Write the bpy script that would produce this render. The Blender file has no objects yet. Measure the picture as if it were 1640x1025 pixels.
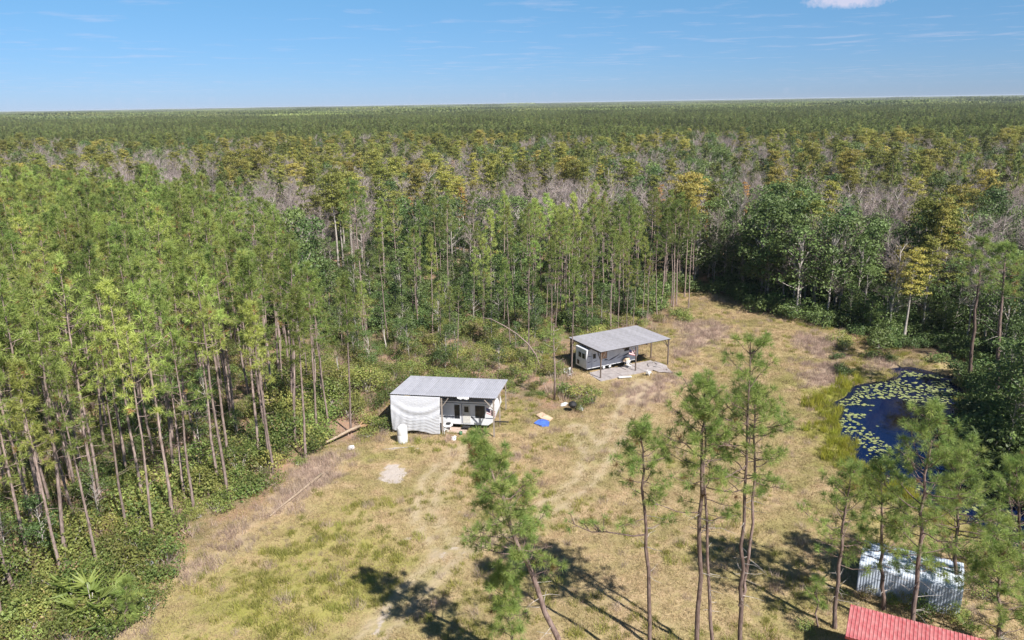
import bpy, math, random
import numpy as np
from math import radians as R
from mathutils import Vector, Matrix

# ------------------------------------------------------------------ camera, sky, sun
S = bpy.context.scene
COL = S.collection
CAM_H, FPX = 32.0, 1230.0                    # drone height in metres, focal length in pixels of a 1640 px wide frame
PITCH, ROLL = 0.27559, 0.016463
fw = np.array([0, math.cos(PITCH), -math.sin(PITCH)])
_rt = np.array([1., 0, 0]); _up = np.cross(_rt, fw)
rt = math.cos(ROLL) * _rt - math.sin(ROLL) * _up
up = math.sin(ROLL) * _rt + math.cos(ROLL) * _up
EYE = np.array([0, 0, CAM_H])

cd = bpy.data.cameras.new('camera'); cam = bpy.data.objects.new('camera', cd); COL.objects.link(cam)
cd.sensor_width = 36; cd.lens = 36 * FPX / 1640; cd.clip_start = 0.5; cd.clip_end = 120000
cam.matrix_world = Matrix(((rt[0], up[0], -fw[0], 0), (rt[1], up[1], -fw[1], 0), (rt[2], up[2], -fw[2], CAM_H), (0, 0, 0, 1)))
S.camera = cam

SUN_EL, SUN_AZ = 47.0, 142.0                 # azimuth clockwise from +Y
world = bpy.data.worlds.new('World'); S.world = world; world.use_nodes = True
wt = world.node_tree; wt.nodes.clear()
def N(t, typ, **k):
    n = t.nodes.new(typ)
    for a, v in k.items(): setattr(n, a, v)
    return n
def L(t, a, b): t.links.new(a, b)
def val(n, **k):
    for a, v in k.items(): n.inputs[a.replace('_', ' ')].default_value = v
    return n
sky = N(wt, 'ShaderNodeTexSky', sky_type='NISHITA', sun_disc=False, sun_elevation=R(SUN_EL), sun_rotation=R(SUN_AZ),
        altitude=50, air_density=0.7, dust_density=0.0, ozone_density=6.0)
bg = N(wt, 'ShaderNodeBackground'); out = N(wt, 'ShaderNodeOutputWorld')
bg.inputs['Strength'].default_value = 0.055
# small flat fair-weather clouds on a level layer: direction projected to a plane
tc = N(wt, 'ShaderNodeTexCoord'); sp = N(wt, 'ShaderNodeSeparateXYZ'); L(wt, tc.outputs['Generated'], sp.inputs[0])
zc = N(wt, 'ShaderNodeMath', operation='MAXIMUM'); L(wt, sp.outputs['Z'], zc.inputs[0]); zc.inputs[1].default_value = 0.012
dx = N(wt, 'ShaderNodeMath', operation='DIVIDE'); L(wt, sp.outputs['X'], dx.inputs[0]); L(wt, zc.outputs[0], dx.inputs[1])
dy = N(wt, 'ShaderNodeMath', operation='DIVIDE'); L(wt, sp.outputs['Y'], dy.inputs[0]); L(wt, zc.outputs[0], dy.inputs[1])
cb = N(wt, 'ShaderNodeCombineXYZ'); L(wt, dx.outputs[0], cb.inputs[0]); L(wt, dy.outputs[0], cb.inputs[1])
n1 = N(wt, 'ShaderNodeTexNoise'); L(wt, cb.outputs[0], n1.inputs['Vector'])
val(n1, Scale=0.9, Detail=7.0, Roughness=0.62)
n2 = N(wt, 'ShaderNodeTexNoise'); L(wt, cb.outputs[0], n2.inputs['Vector']); val(n2, Scale=0.075, Detail=2.0)
ad = N(wt, 'ShaderNodeMath', operation='MULTIPLY_ADD'); L(wt, n2.outputs[0], ad.inputs[0]); ad.inputs[1].default_value = 0.45; L(wt, n1.outputs[0], ad.inputs[2])
cr = N(wt, 'ShaderNodeMapRange'); L(wt, ad.outputs[0], cr.inputs[0]); val(cr, From_Min=0.77, From_Max=1.0, To_Max=0.32)
up0 = N(wt, 'ShaderNodeMapRange'); L(wt, sp.outputs['Z'], up0.inputs[0]); val(up0, From_Min=0.002, From_Max=0.02)
cm = N(wt, 'ShaderNodeMath', operation='MULTIPLY'); L(wt, cr.outputs[0], cm.inputs[0]); L(wt, up0.outputs[0], cm.inputs[1])
mxc = N(wt, 'ShaderNodeMix', data_type='RGBA'); L(wt, cm.outputs[0], mxc.inputs[0])
# paler toward the horizon without the yellow cast, as the humid air in the photograph
tr_ = N(wt, 'ShaderNodeMapRange'); L(wt, sp.outputs['Z'], tr_.inputs[0]); val(tr_, From_Min=0.0, From_Max=0.14)
tm = N(wt, 'ShaderNodeMix', data_type='RGBA'); L(wt, tr_.outputs[0], tm.inputs[0]); tm.inputs[6].default_value = (.52, .59, .84, 1); tm.inputs[7].default_value = (.82, 1.07, 1.06, 1)
hs = N(wt, 'ShaderNodeMix', data_type='RGBA', blend_type='MULTIPLY'); hs.inputs[0].default_value = 1; L(wt, sky.outputs[0], hs.inputs[6]); L(wt, tm.outputs[2], hs.inputs[7])
# one small cumulus low in the north, a lumpy ellipse of direction
CU = Vector((0.3817, 0.9187, 0.1040)).normalized(); CR = CU.cross(Vector((0, 0, 1))).normalized(); CT = CR.cross(CU)
def dot_(v, k):
    q = N(wt, 'ShaderNodeVectorMath', operation='DOT_PRODUCT'); L(wt, tc.outputs['Generated'], q.inputs[0]); q.inputs[1].default_value = tuple(v * k); return q.outputs['Value']
cv = N(wt, 'ShaderNodeCombineXYZ'); L(wt, dot_(CR, 1 / .045), cv.inputs[0]); L(wt, dot_(CT, 1 / .0085), cv.inputs[1])
front = N(wt, 'ShaderNodeMath', operation='GREATER_THAN'); L(wt, dot_(CU, 1), front.inputs[0]); front.inputs[1].default_value = .5
ln_ = N(wt, 'ShaderNodeVectorMath', operation='LENGTH'); L(wt, cv.outputs[0], ln_.inputs[0])
cn = N(wt, 'ShaderNodeTexNoise'); L(wt, tc.outputs['Generated'], cn.inputs['Vector']); val(cn, Scale=110.0, Detail=6.0, Roughness=.6)
cs_ = N(wt, 'ShaderNodeMath', operation='MULTIPLY_ADD'); L(wt, cn.outputs[0], cs_.inputs[0]); cs_.inputs[1].default_value = -1.6; L(wt, ln_.outputs['Value'], cs_.inputs[2])
cf = N(wt, 'ShaderNodeMapRange'); L(wt, cs_.outputs[0], cf.inputs[0]); val(cf, From_Min=.25, From_Max=-.45, To_Max=.75)
cf2 = N(wt, 'ShaderNodeMath', operation='MULTIPLY'); L(wt, cf.outputs[0], cf2.inputs[0]); L(wt, front.outputs[0], cf2.inputs[1])
cm2 = N(wt, 'ShaderNodeMath', operation='MAXIMUM'); L(wt, cm.outputs[0], cm2.inputs[0]); L(wt, cf2.outputs[0], cm2.inputs[1]); L(wt, cm2.outputs[0], mxc.inputs[0])
L(wt, hs.outputs[2], mxc.inputs[6]); mxc.inputs[7].default_value = (7.2, 6.9, 8.3, 1)
L(wt, mxc.outputs[2], bg.inputs['Color']); L(wt, bg.outputs[0], out.inputs[0])

sd = bpy.data.lights.new('sun', 'SUN'); sun = bpy.data.objects.new('sun', sd); COL.objects.link(sun)
sd.energy = 4.6; sd.angle = R(0.53); sd.color = (1.0, 0.95, 0.87)
SV = Vector((math.sin(R(SUN_AZ)) * math.cos(R(SUN_EL)), math.cos(R(SUN_AZ)) * math.cos(R(SUN_EL)), math.sin(R(SUN_EL))))
sun.rotation_euler = SV.to_track_quat('Z', 'Y').to_euler(); sun.location = SV * 200
S.view_settings.view_transform = 'Standard'; S.view_settings.look = 'None'
S.view_settings.exposure = 1.0; S.view_settings.gamma = 1; S.view_settings.use_curve_mapping = False
S.render.engine = 'CYCLES'
S.cycles.max_bounces = 6; S.cycles.diffuse_bounces = 3; S.cycles.glossy_bounces = 3
S.cycles.transmission_bounces = 3; S.cycles.volume_bounces = 0; S.cycles.transparent_max_bounces = 8
S.cycles.caustics_reflective = False; S.cycles.caustics_refractive = False

# ------------------------------------------------------------------ small helpers
def P(x, y, z=0.):                           # photo pixel -> point of the plane at height z
    d = fw * FPX + rt * (x - 820) + up * (512.5 - y)
    t = (z - CAM_H) / d[2]
    return EYE + t * d
def PY(x, y, Y):                             # photo pixel -> point of the vertical plane at distance Y
    d = fw * FPX + rt * (x - 820) + up * (512.5 - y)
    return EYE + d * (Y / d[1])
def proj(p):
    d = np.atleast_2d(p) - EYE; w = d @ fw
    w = np.where(w < .1, .1, w)
    return 820 + FPX * (d @ rt) / w, 512.5 - FPX * (d @ up) / w, (np.atleast_2d(p) - EYE) @ fw

def tag(o, label=None, cat=None, group=None, kind=None):
    if label: o['label'] = label
    if cat: o['category'] = cat
    if group: o['group'] = group
    if kind: o['kind'] = kind
    return o
def empty(name, loc=(0, 0, 0), rz=0, label=None, cat=None, group=None):
    o = bpy.data.objects.new(name, None); COL.objects.link(o)
    o.location = loc; o.rotation_euler = (0, 0, rz); o.empty_display_size = .3
    return tag(o, label, cat, group)
def link(name, me, parent=None, loc=None, rot=None):
    o = bpy.data.objects.new(name, me); COL.objects.link(o)
    if parent: o.parent = parent
    if loc is not None: o.location = loc
    if rot is not None: o.rotation_euler = rot
    return o

class G:                                     # triangle soup with a material slot and a 0..1 tint per vertex
    def __init__(s): s.v = []; s.f = []; s.m = []; s.t = []; s.sm = []; s.n = 0
    def add(s, V, F, mat=0, tint=0.5, smooth=False):
        V = np.asarray(V, float).reshape(-1, 3); F = np.asarray(F, int).reshape(-1, 3)
        s.v.append(V); s.f.append(F + s.n); s.n += len(V)
        s.m.append(np.full(len(F), mat)); s.sm.append(np.full(len(F), smooth))
        s.t.append(np.broadcast_to(np.asarray(tint, float), (len(V),)).copy())
        return s
    def mesh(s, name, mats, only=None):
        V = np.concatenate(s.v); F = np.concatenate(s.f); M = np.concatenate(s.m); T = np.concatenate(s.t); SM = np.concatenate(s.sm)
        if only is not None:
            k = M == only; F = F[k]; SM = SM[k]; M = np.zeros(len(F), int)
            u, inv = np.unique(F.ravel(), return_inverse=True); V = V[u]; T = T[u]; F = inv.reshape(-1, 3); mats = [mats[only]]
        me = bpy.data.meshes.new(name)
        me.vertices.add(len(V)); me.vertices.foreach_set('co', V.astype(np.float32).ravel())
        me.loops.add(len(F) * 3); me.loops.foreach_set('vertex_index', F.astype(np.int32).ravel())
        me.polygons.add(len(F)); me.polygons.foreach_set('loop_start', np.arange(0, len(F) * 3, 3, dtype=np.int32))
        me.polygons.foreach_set('material_index', M.astype(np.int32)); me.polygons.foreach_set('use_smooth', SM.astype(bool))
        a = me.attributes.new('tint', 'FLOAT', 'POINT'); a.data.foreach_set('value', T.astype(np.float32))
        for m in mats: me.materials.append(m)
        me.update(); me.validate()
        return me

class MB:                                    # polygons by hand
    def __init__(s): s.v = []; s.f = []
    def poly(s, pts): n = len(s.v); s.v += [tuple(p) for p in pts]; s.f.append(tuple(range(n, n + len(pts)))); return s
    def box(s, c, size, rz=0, M=None):
        n = len(s.v); a, b, h = size[0] / 2, size[1] / 2, size[2] / 2
        for x, y, z in ((-a, -b, -h), (a, -b, -h), (a, b, -h), (-a, b, -h), (-a, -b, h), (a, -b, h), (a, b, h), (-a, b, h)):
            p = Vector((x * math.cos(rz) - y * math.sin(rz), x * math.sin(rz) + y * math.cos(rz), z))
            if M: p = M @ p
            s.v.append((p[0] + c[0], p[1] + c[1], p[2] + c[2]))
        s.f += [tuple(n + i for i in q) for q in ((0, 3, 2, 1), (4, 5, 6, 7), (0, 1, 5, 4), (1, 2, 6, 5), (2, 3, 7, 6), (3, 0, 4, 7))]
        return s
    def bar(s, a, b, w, w2=None):
        a, b = Vector(a), Vector(b); d = b - a; q = d.to_track_quat('Z', 'Y').to_matrix()
        return s.box((a + b) / 2, (w, w2 or w, d.length), M=q)
    def tube(s, pts, rads, k=8, cap=True):
        V, F = tube(np.array([tuple(p) for p in pts], float), rads, k)
        n = len(s.v); s.v += [tuple(p) for p in V]; s.f += [tuple(int(i) + n for i in t) for t in F]
        if cap:
            s.f.append(tuple(n + len(V) - k + i for i in range(k))); s.f.append(tuple(n + k - 1 - i for i in range(k)))
        return s
    def lathe(s, prof, c=(0, 0, 0), k=16):
        n = len(s.v)
        for r, z in prof:
            for i in range(k):
                a = 2 * math.pi * i / k; s.v.append((c[0] + r * math.cos(a), c[1] + r * math.sin(a), c[2] + z))
        for j in range(len(prof) - 1):
            for i in range(k):
                i2 = (i + 1) % k; s.f.append((n + j * k + i, n + j * k + i2, n + (j + 1) * k + i2, n + (j + 1) * k + i))
        return s
    def mesh(s, name, mat, smooth=False):
        me = bpy.data.meshes.new(name); me.from_pydata(s.v, [], s.f); me.materials.append(mat)
        if smooth:
            for p in me.polygons: p.use_smooth = True
        me.update(); return me
    def obj(s, name, mat, parent=None, smooth=False, loc=None, rot=None, bevel=0):
        o = link(name, s.mesh(name, mat, smooth), parent, loc, rot)
        if bevel:
            b = o.modifiers.new('bevel', 'BEVEL'); b.width = bevel; b.segments = 2; b.limit_method = 'ANGLE'
        return o

def tube(pts, rads, k=6):
    pts = np.asarray(pts, float); n = len(pts); rads = np.broadcast_to(np.asarray(rads, float), (n,))
    d = np.gradient(pts, axis=0); d /= np.linalg.norm(d, axis=1)[:, None] + 1e-9
    ref = np.array([1., 0, 0]) if abs(d[0][0]) < .8 else np.array([0, 1., 0])
    u = np.cross(d, ref); u /= np.linalg.norm(u, axis=1)[:, None] + 1e-9; w = np.cross(d, u)
    a = np.linspace(0, 2 * math.pi, k, endpoint=False)
    V = pts[:, None] + rads[:, None, None] * (np.cos(a)[None, :, None] * u[:, None] + np.sin(a)[None, :, None] * w[:, None])
    V = V.reshape(-1, 3); F = []
    for j in range(n - 1):
        for i in range(k):
            i2 = (i + 1) % k; p, q, r, t = j * k + i, j * k + i2, (j + 1) * k + i2, (j + 1) * k + i
            F += [(p, q, r), (p, r, t)]
    return V, np.array(F)

def unit(v): return v / (np.linalg.norm(v, axis=-1, keepdims=True) + 1e-9)
def blades(base, dirs, length, width, rng):  # one long thin triangle per blade
    n = len(base); side = unit(np.cross(dirs, rng.normal(size=(n, 3))))
    length = np.broadcast_to(length, (n,))[:, None]; width = np.broadcast_to(width, (n,))[:, None]
    V = np.empty((n, 3, 3)); V[:, 0] = base + side * width * .5 + dirs * length * .12; V[:, 1] = base - side * width * .5 + dirs * length * .12; V[:, 2] = base + dirs * length
    return V.reshape(-1, 3), np.arange(n * 3).reshape(-1, 3)
def leaves(c, nrm, size, rng):               # rhombic leaves, two triangles each, folded a little
    n = len(c); a = unit(np.cross(nrm, rng.normal(size=(n, 3)))); b = np.cross(nrm, a)
    size = np.broadcast_to(size, (n,))[:, None]
    V = np.empty((n, 4, 3)); V[:, 0] = c - a * size * .55; V[:, 1] = c + b * size * .3 + nrm * size * .08
    V[:, 2] = c + a * size * .55; V[:, 3] = c - b * size * .3 + nrm * size * .08
    F = np.array([[0, 1, 2], [0, 2, 3]])[None] + np.arange(n)[:, None, None] * 4
    return V.reshape(-1, 3), F.reshape(-1, 3)

def inpoly(x, y, poly):
    x = np.asarray(x, float); y = np.asarray(y, float); r = np.zeros(x.shape, bool); n = len(poly)
    for i in range(n):
        x1, y1 = poly[i]; x2, y2 = poly[(i + 1) % n]
        if y1 == y2: continue
        c = ((y1 > y) != (y2 > y)) & (x < (x2 - x1) * (y - y1) / (y2 - y1) + x1); r ^= c
    return r
def sdist(x, y, poly):                       # signed distance, positive inside
    x = np.asarray(x, float); y = np.asarray(y, float); d = np.full(x.shape, 1e9); n = len(poly)
    for i in range(n):
        x1, y1 = poly[i]; x2, y2 = poly[(i + 1) % n]; ex, ey = x2 - x1, y2 - y1
        t = np.clip(((x - x1) * ex + (y - y1) * ey) / (ex * ex + ey * ey + 1e-9), 0, 1)
        d = np.minimum(d, np.hypot(x - x1 - t * ex, y - y1 - t * ey))
    return np.where(inpoly(x, y, poly), d, -d)
_r0 = np.random.RandomState(77); _K = _r0.normal(size=(24, 2)); _PH = _r0.uniform(0, 6.28, 24)
def wn(x, y, scale, s=0):                    # cheap smooth noise, about -1..1
    x = np.asarray(x, float); y = np.asarray(y, float); r = np.zeros(x.shape)
    for i in range(8):
        k = _K[(i + s * 5) % 24] / scale * 2.2 * (1 + .35 * (i % 3)); r = r + np.sin(k[0] * x + k[1] * y + _PH[(i + s * 3) % 24])
    return r / 3.2
def pix(*q): return [tuple(P(a, b)[:2]) for a, b in q]

# ------------------------------------------------------------------ materials
def newmat(name):
    m = bpy.data.materials.new(name); m.use_nodes = True; t = m.node_tree; t.nodes.clear()
    return m, t, N(t, 'ShaderNodeOutputMaterial')
def mix(t, f, a, b, mode='MIX'):
    n = N(t, 'ShaderNodeMix', data_type='RGBA', blend_type=mode)
    for i, v in ((0, f), (6, a), (7, b)):
        if isinstance(v, bpy.types.NodeSocket): L(t, v, n.inputs[i])
        else: n.inputs[i].default_value = v if i == 0 else (*v, 1)
    return n.outputs[2]
def rng_(t, s, a, b, c=0., d=1.):
    n = N(t, 'ShaderNodeMapRange'); L(t, s, n.inputs[0]); val(n, From_Min=a, From_Max=b, To_Min=c, To_Max=d); return n.outputs[0]
def noise(t, scale, detail=3, vec=None, rough=.55):
    n = N(t, 'ShaderNodeTexNoise'); val(n, Scale=scale, Detail=detail, Roughness=rough)
    if vec is not None: L(t, vec, n.inputs['Vector'])
    return n.outputs[0]
def foliage(name, a, b, c=None, trans=.35, spec=.25, var=.35, alt=None, altp=.0, patch=0):
    m, t, o = newmat(name)
    at = N(t, 'ShaderNodeAttribute', attribute_name='tint'); oi = N(t, 'ShaderNodeObjectInfo')
    col = mix(t, at.outputs['Fac'], a, b)
    if c: col = mix(t, rng_(t, oi.outputs['Random'], .3, 1), col, mix(t, at.outputs['Fac'], c, b))
    if alt: col = mix(t, rng_(t, at.outputs['Fac'], 1 - altp, 1 - altp + .01), col, alt)
    r2 = N(t, 'ShaderNodeMath', operation='MULTIPLY'); L(t, oi.outputs['Random'], r2.inputs[0]); r2.inputs[1].default_value = 7.31
    fr = N(t, 'ShaderNodeMath', operation='FRACT'); L(t, r2.outputs[0], fr.inputs[0])
    h = N(t, 'ShaderNodeHueSaturation'); L(t, col, h.inputs['Color']); L(t, rng_(t, fr.outputs[0], 0, 1, 1 - var, 1 + var), h.inputs['Value'])
    r3 = N(t, 'ShaderNodeMath', operation='MULTIPLY'); L(t, oi.outputs['Random'], r3.inputs[0]); r3.inputs[1].default_value = 23.7
    f3 = N(t, 'ShaderNodeMath', operation='FRACT'); L(t, r3.outputs[0], f3.inputs[0]); L(t, rng_(t, f3.outputs[0], 0, 1, .485, .512), h.inputs['Hue'])
    if patch:
        h2 = N(t, 'ShaderNodeHueSaturation'); L(t, h.outputs[0], h2.inputs['Color']); L(t, rng_(t, noise(t, patch, 4, oi.outputs['Location'], .6), .35, .65, .62, 1.35), h2.inputs['Value']); h = h2
    p = N(t, 'ShaderNodeBsdfPrincipled'); L(t, h.outputs[0], p.inputs['Base Color']); p.inputs['Roughness'].default_value = .5; p.inputs['Specular IOR Level'].default_value = spec
    tr = N(t, 'ShaderNodeBsdfTranslucent'); L(t, h.outputs[0], tr.inputs[0])
    ms = N(t, 'ShaderNodeMixShader'); ms.inputs[0].default_value = trans; L(t, p.outputs[0], ms.inputs[1]); L(t, tr.outputs[0], ms.inputs[2])
    L(t, ms.outputs[0], o.inputs[0]); return m
def plain(name, col, rough=.6, metal=0., spec=.4, col2=None, nscale=3., bump=0., bscale=20., var=0.):
    m, t, o = newmat(name); p = N(t, 'ShaderNodeBsdfPrincipled'); L(t, p.outputs[0], o.inputs[0])
    tcn = N(t, 'ShaderNodeTexCoord'); vec = tcn.outputs['Object']
    c2 = col2 or tuple(v * .78 for v in col)
    c = mix(t, rng_(t, noise(t, nscale, 5, vec), .35, .68), col, c2)
    if var:
        oi = N(t, 'ShaderNodeObjectInfo'); h = N(t, 'ShaderNodeHueSaturation'); L(t, c, h.inputs['Color']); L(t, rng_(t, oi.outputs['Random'], 0, 1, 1 - var, 1 + var), h.inputs['Value']); c = h.outputs[0]
    L(t, c, p.inputs['Base Color']); val(p, Roughness=rough, Metallic=metal); p.inputs['Specular IOR Level'].default_value = spec
    if bump:
        b = N(t, 'ShaderNodeBump'); L(t, noise(t, bscale, 4, vec), b.inputs['Height']); b.inputs['Strength'].default_value = bump; L(t, b.outputs[0], p.inputs['Normal'])
    return m
def bark(name, a, b, band=.0):
    m, t, o = newmat(name); p = N(t, 'ShaderNodeBsdfPrincipled'); L(t, p.outputs[0], o.inputs[0])
    tcn = N(t, 'ShaderNodeTexCoord'); mp = N(t, 'ShaderNodeMapping'); L(t, tcn.outputs['Object'], mp.inputs[0]); mp.inputs['Scale'].default_value = (6, 6, 1.6)
    c = mix(t, rng_(t, noise(t, 1.2, 5, mp.outputs[0], .7), .38, .62), a, b)
    oi = N(t, 'ShaderNodeObjectInfo'); h = N(t, 'ShaderNodeHueSaturation'); L(t, c, h.inputs['Color']); L(t, rng_(t, oi.outputs['Random'], 0, 1, .7, 1.2), h.inputs['Value'])
    L(t, h.outputs[0], p.inputs['Base Color']); val(p, Roughness=.9); p.inputs['Specular IOR Level'].default_value = .1
    bu = N(t, 'ShaderNodeBump'); L(t, noise(t, 3, 5, mp.outputs[0]), bu.inputs['Height']); bu.inputs['Strength'].default_value = .6; bu.inputs['Distance'].default_value = .04; L(t, bu.outputs[0], p.inputs['Normal'])
    return m

M = {}
M['needles'] = foliage('pine_needles', (.155, .235, .06), (.42, .50, .15), (.38, .41, .11), trans=.5, var=.25, alt=(.36, .22, .10), altp=.03, patch=.06)
M['needles_near'] = foliage('near_pine_needles', (.155, .245, .06), (.45, .53, .17), trans=.5, var=.1, alt=(.24, .15, .07), altp=.03)
M['needles_far'] = foliage('far_pine_needles', (.11, .145, .045), (.24, .28, .09), (.20, .22, .07), trans=.35, var=.35, patch=.012)
M['leaf'] = foliage('broad_leaves', (.045, .09, .026), (.17, .24, .075), (.13, .18, .05), trans=.3, spec=.45, var=.3)
M['leaf_shrub'] = foliage('shrub_leaves', (.085, .145, .036), (.26, .31, .09), (.33, .29, .09), trans=.35, spec=.3, var=.45, alt=(.36, .28, .13), altp=.09)
M['cypress'] = foliage('cypress_foliage', (.13, .16, .04), (.34, .34, .085), (.38, .31, .08), trans=.35, var=.3)
M['rust'] = foliage('rusty_foliage', (.28, .17, .05), (.50, .31, .10), trans=.35, var=.25)
M['twig'] = foliage('grey_twigs', (.21, .165, .155), (.44, .365, .345), trans=.05, spec=.1, var=.22)
M['dead_needles'] = foliage('dead_needles', (.25, .14, .07), (.36, .24, .13), trans=.25, spec=.1, var=.2)
M['palm'] = foliage('palmetto_fronds', (.12, .18, .04), (.28, .33, .09), trans=.35, spec=.35, var=.15)
M['bark'] = bark('pine_bark', (.17, .125, .11), (.36, .28, .255))
M['bark_far'] = bark('far_pine_bark', (.16, .13, .115), (.30, .25, .23))
M['bark_near'] = bark('near_pine_bark', (.11, .075, .065), (.23, .17, .15))
M['bark_grey'] = bark('pale_bark', (.24, .21, .19), (.48, .44, .41))
M['log'] = bark('log_wood', (.36, .27, .19), (.50, .40, .31))
M['log_orange'] = bark('split_wood', (.42, .24, .13), (.55, .38, .24))
M['moss'] = foliage('spanish_moss', (.24, .22, .17), (.38, .35, .28), trans=.2, spec=.1, var=.15)

def clearing_colour(t):
    """colour of the rough grass, patchy in world space; shared by soil and tufts"""
    g = N(t, 'ShaderNodeNewGeometry'); v = g.outputs['Position']
    c = mix(t, rng_(t, noise(t, .085, 4, v), .40, .62), (.42, .32, .185), (.26, .245, .085))
    c = mix(t, rng_(t, noise(t, .35, 4, v, .65), .42, .66), c, (.47, .34, .22))
    c = mix(t, rng_(t, noise(t, 1.9, 5, v, .7), .45, .72, 0, .6), c, (.22, .205, .075))
    return c
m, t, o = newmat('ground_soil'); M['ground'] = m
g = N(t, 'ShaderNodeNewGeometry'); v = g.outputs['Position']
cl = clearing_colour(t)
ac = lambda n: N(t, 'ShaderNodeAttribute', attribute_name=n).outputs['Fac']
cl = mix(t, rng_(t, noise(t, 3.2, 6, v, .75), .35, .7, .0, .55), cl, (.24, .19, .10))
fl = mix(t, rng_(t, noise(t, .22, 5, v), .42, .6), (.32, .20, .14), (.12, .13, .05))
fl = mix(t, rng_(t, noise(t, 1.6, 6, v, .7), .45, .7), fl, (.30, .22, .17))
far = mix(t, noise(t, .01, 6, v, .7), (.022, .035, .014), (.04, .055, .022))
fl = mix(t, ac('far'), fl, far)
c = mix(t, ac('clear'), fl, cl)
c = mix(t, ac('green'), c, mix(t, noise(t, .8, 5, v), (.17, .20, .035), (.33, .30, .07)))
c = mix(t, ac('pink'), c, mix(t, noise(t, 1.4, 5, v), (.34, .25, .20), (.42, .32, .24)))
sn = N(t, 'ShaderNodeMath', operation='MULTIPLY_ADD'); L(t, noise(t, 1.1, 6, v, .72), sn.inputs[0]); sn.inputs[1].default_value = 1.3; sn.inputs[2].default_value = -.65
s2 = N(t, 'ShaderNodeMath', operation='ADD'); L(t, ac('sand'), s2.inputs[0]); L(t, sn.outputs[0], s2.inputs[1])
c = mix(t, rng_(t, s2.outputs[0], .42, .62), c, mix(t, noise(t, 4, 5, v), (.38, .32, .28), (.50, .45, .42)))
c = mix(t, rng_(t, ac('track'), 0, 1, 0, .9), c, mix(t, noise(t, 1.7, 5, v, .7), (.44, .34, .27), (.34, .29, .16)))
c = mix(t, ac('mud'), c, (.05, .04, .025))
p = N(t, 'ShaderNodeBsdfPrincipled'); L(t, c, p.inputs['Base Color']); val(p, Roughness=.95); p.inputs['Specular IOR Level'].default_value = .08
b = N(t, 'ShaderNodeBump'); L(t, noise(t, 2.2, 7, v, .7), b.inputs['Height']); b.inputs['Strength'].default_value = .7; b.inputs['Distance'].default_value = .25; L(t, b.outputs[0], p.inputs['Normal'])
L(t, p.outputs[0], o.inputs[0])
m, t, o = newmat('dry_grass'); M['grass'] = m
c = clearing_colour(t); at = N(t, 'ShaderNodeAttribute', attribute_name='tint'); oi = N(t, 'ShaderNodeObjectInfo')
c = mix(t, rng_(t, at.outputs['Fac'], 0, 1, 0, .6), c, (.50, .40, .25))
h = N(t, 'ShaderNodeHueSaturation'); L(t, c, h.inputs['Color']); L(t, rng_(t, oi.outputs['Random'], 0, 1, .72, 1.25), h.inputs['Value'])
p = N(t, 'ShaderNodeBsdfDiffuse'); L(t, h.outputs[0], p.inputs[0]); tr = N(t, 'ShaderNodeBsdfTranslucent'); L(t, h.outputs[0], tr.inputs[0])
ms = N(t, 'ShaderNodeMixShader'); ms.inputs[0].default_value = .35; L(t, p.outputs[0], ms.inputs[1]); L(t, tr.outputs[0], ms.inputs[2]); L(t, ms.outputs[0], o.inputs[0])
M['green_grass'] = foliage('green_grass', (.20, .22, .05), (.40, .38, .11), trans=.4, spec=.1, var=.25)
M['reeds'] = foliage('reeds', (.24, .27, .03), (.46, .45, .08), trans=.45, spec=.1, var=.2)
M['russet'] = foliage('russet_leaves', (.16, .12, .04), (.34, .24, .10), trans=.3, var=.25)
M['pink_weed'] = foliage('dry_pink_weeds', (.28, .205, .17), (.50, .39, .32), trans=.25, spec=.1, var=.25)

m, t, o = newmat('pond_water'); M['water'] = m
p = N(t, 'ShaderNodeBsdfPrincipled'); L(t, p.outputs[0], o.inputs[0]); val(p, Roughness=.06, IOR=1.33)
g = N(t, 'ShaderNodeNewGeometry')
p.inputs['Base Color'].default_value = (.002, .007, .036, 1)
b = N(t, 'ShaderNodeBump'); L(t, noise(t, 2.5, 3, g.outputs['Position']), b.inputs['Height']); b.inputs['Strength'].default_value = .08; b.inputs['Distance'].default_value = .05; L(t, b.outputs[0], p.inputs['Normal'])
M['pad'] = foliage('lily_pad_leaf', (.12, .16, .05), (.30, .33, .14), trans=.1, spec=.4, var=.25)

# ------------------------------------------------------------------ outlines of the ground (metres)
CLEAR = pix((60, 1040), (110, 1013), (240, 935), (285, 880), (325, 845), (430, 800), (470, 765), (530, 722), (600, 712), (622, 700)) + \
    [(-13.5, 74), (-12.5, 82), (-1, 80), (2, 78.5)] + pix((860, 655), (900, 652), (960, 632)) + [(8.5, 86), (6, 92), (10, 97), (18, 99), (21, 105)] + \
    pix((1075, 500), (1085, 470), (1150, 468), (1185, 490), (1235, 512), (1330, 530), (1380, 545), (1400, 570), (1500, 560), (1540, 585)) + \
    pix((1545, 640), (1515, 720), (1600, 800), (1680, 850)) + [(46, 46), (44, 20), (0, -30), (-60, -30), (-45, 20)]
POND = pix((1345, 662), (1352, 640), (1372, 622), (1395, 606), (1440, 594), (1490, 592), (1532, 606), (1545, 632), (1530, 668), (1512, 700), (1520, 735), (1560, 770), (1600, 800), (1650, 835)) + \
    [(42, 50), (36.5, 50.2)] + pix((1560, 835), (1490, 800), (1440, 775), (1400, 745), (1365, 715), (1350, 690))
BOG = pix((1375, 548), (1410, 538), (1470, 540), (1530, 552), (1520, 568), (1450, 572), (1400, 566))
GREEN = pix((1310, 640), (1350, 600), (1375, 625), (1345, 670), (1372, 725), (1440, 790), (1400, 800), (1340, 745), (1300, 690))
LGREEN = pix((250, 1040), (330, 930), (430, 850), (560, 820), (640, 870), (600, 940), (520, 960), (500, 1040))
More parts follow.
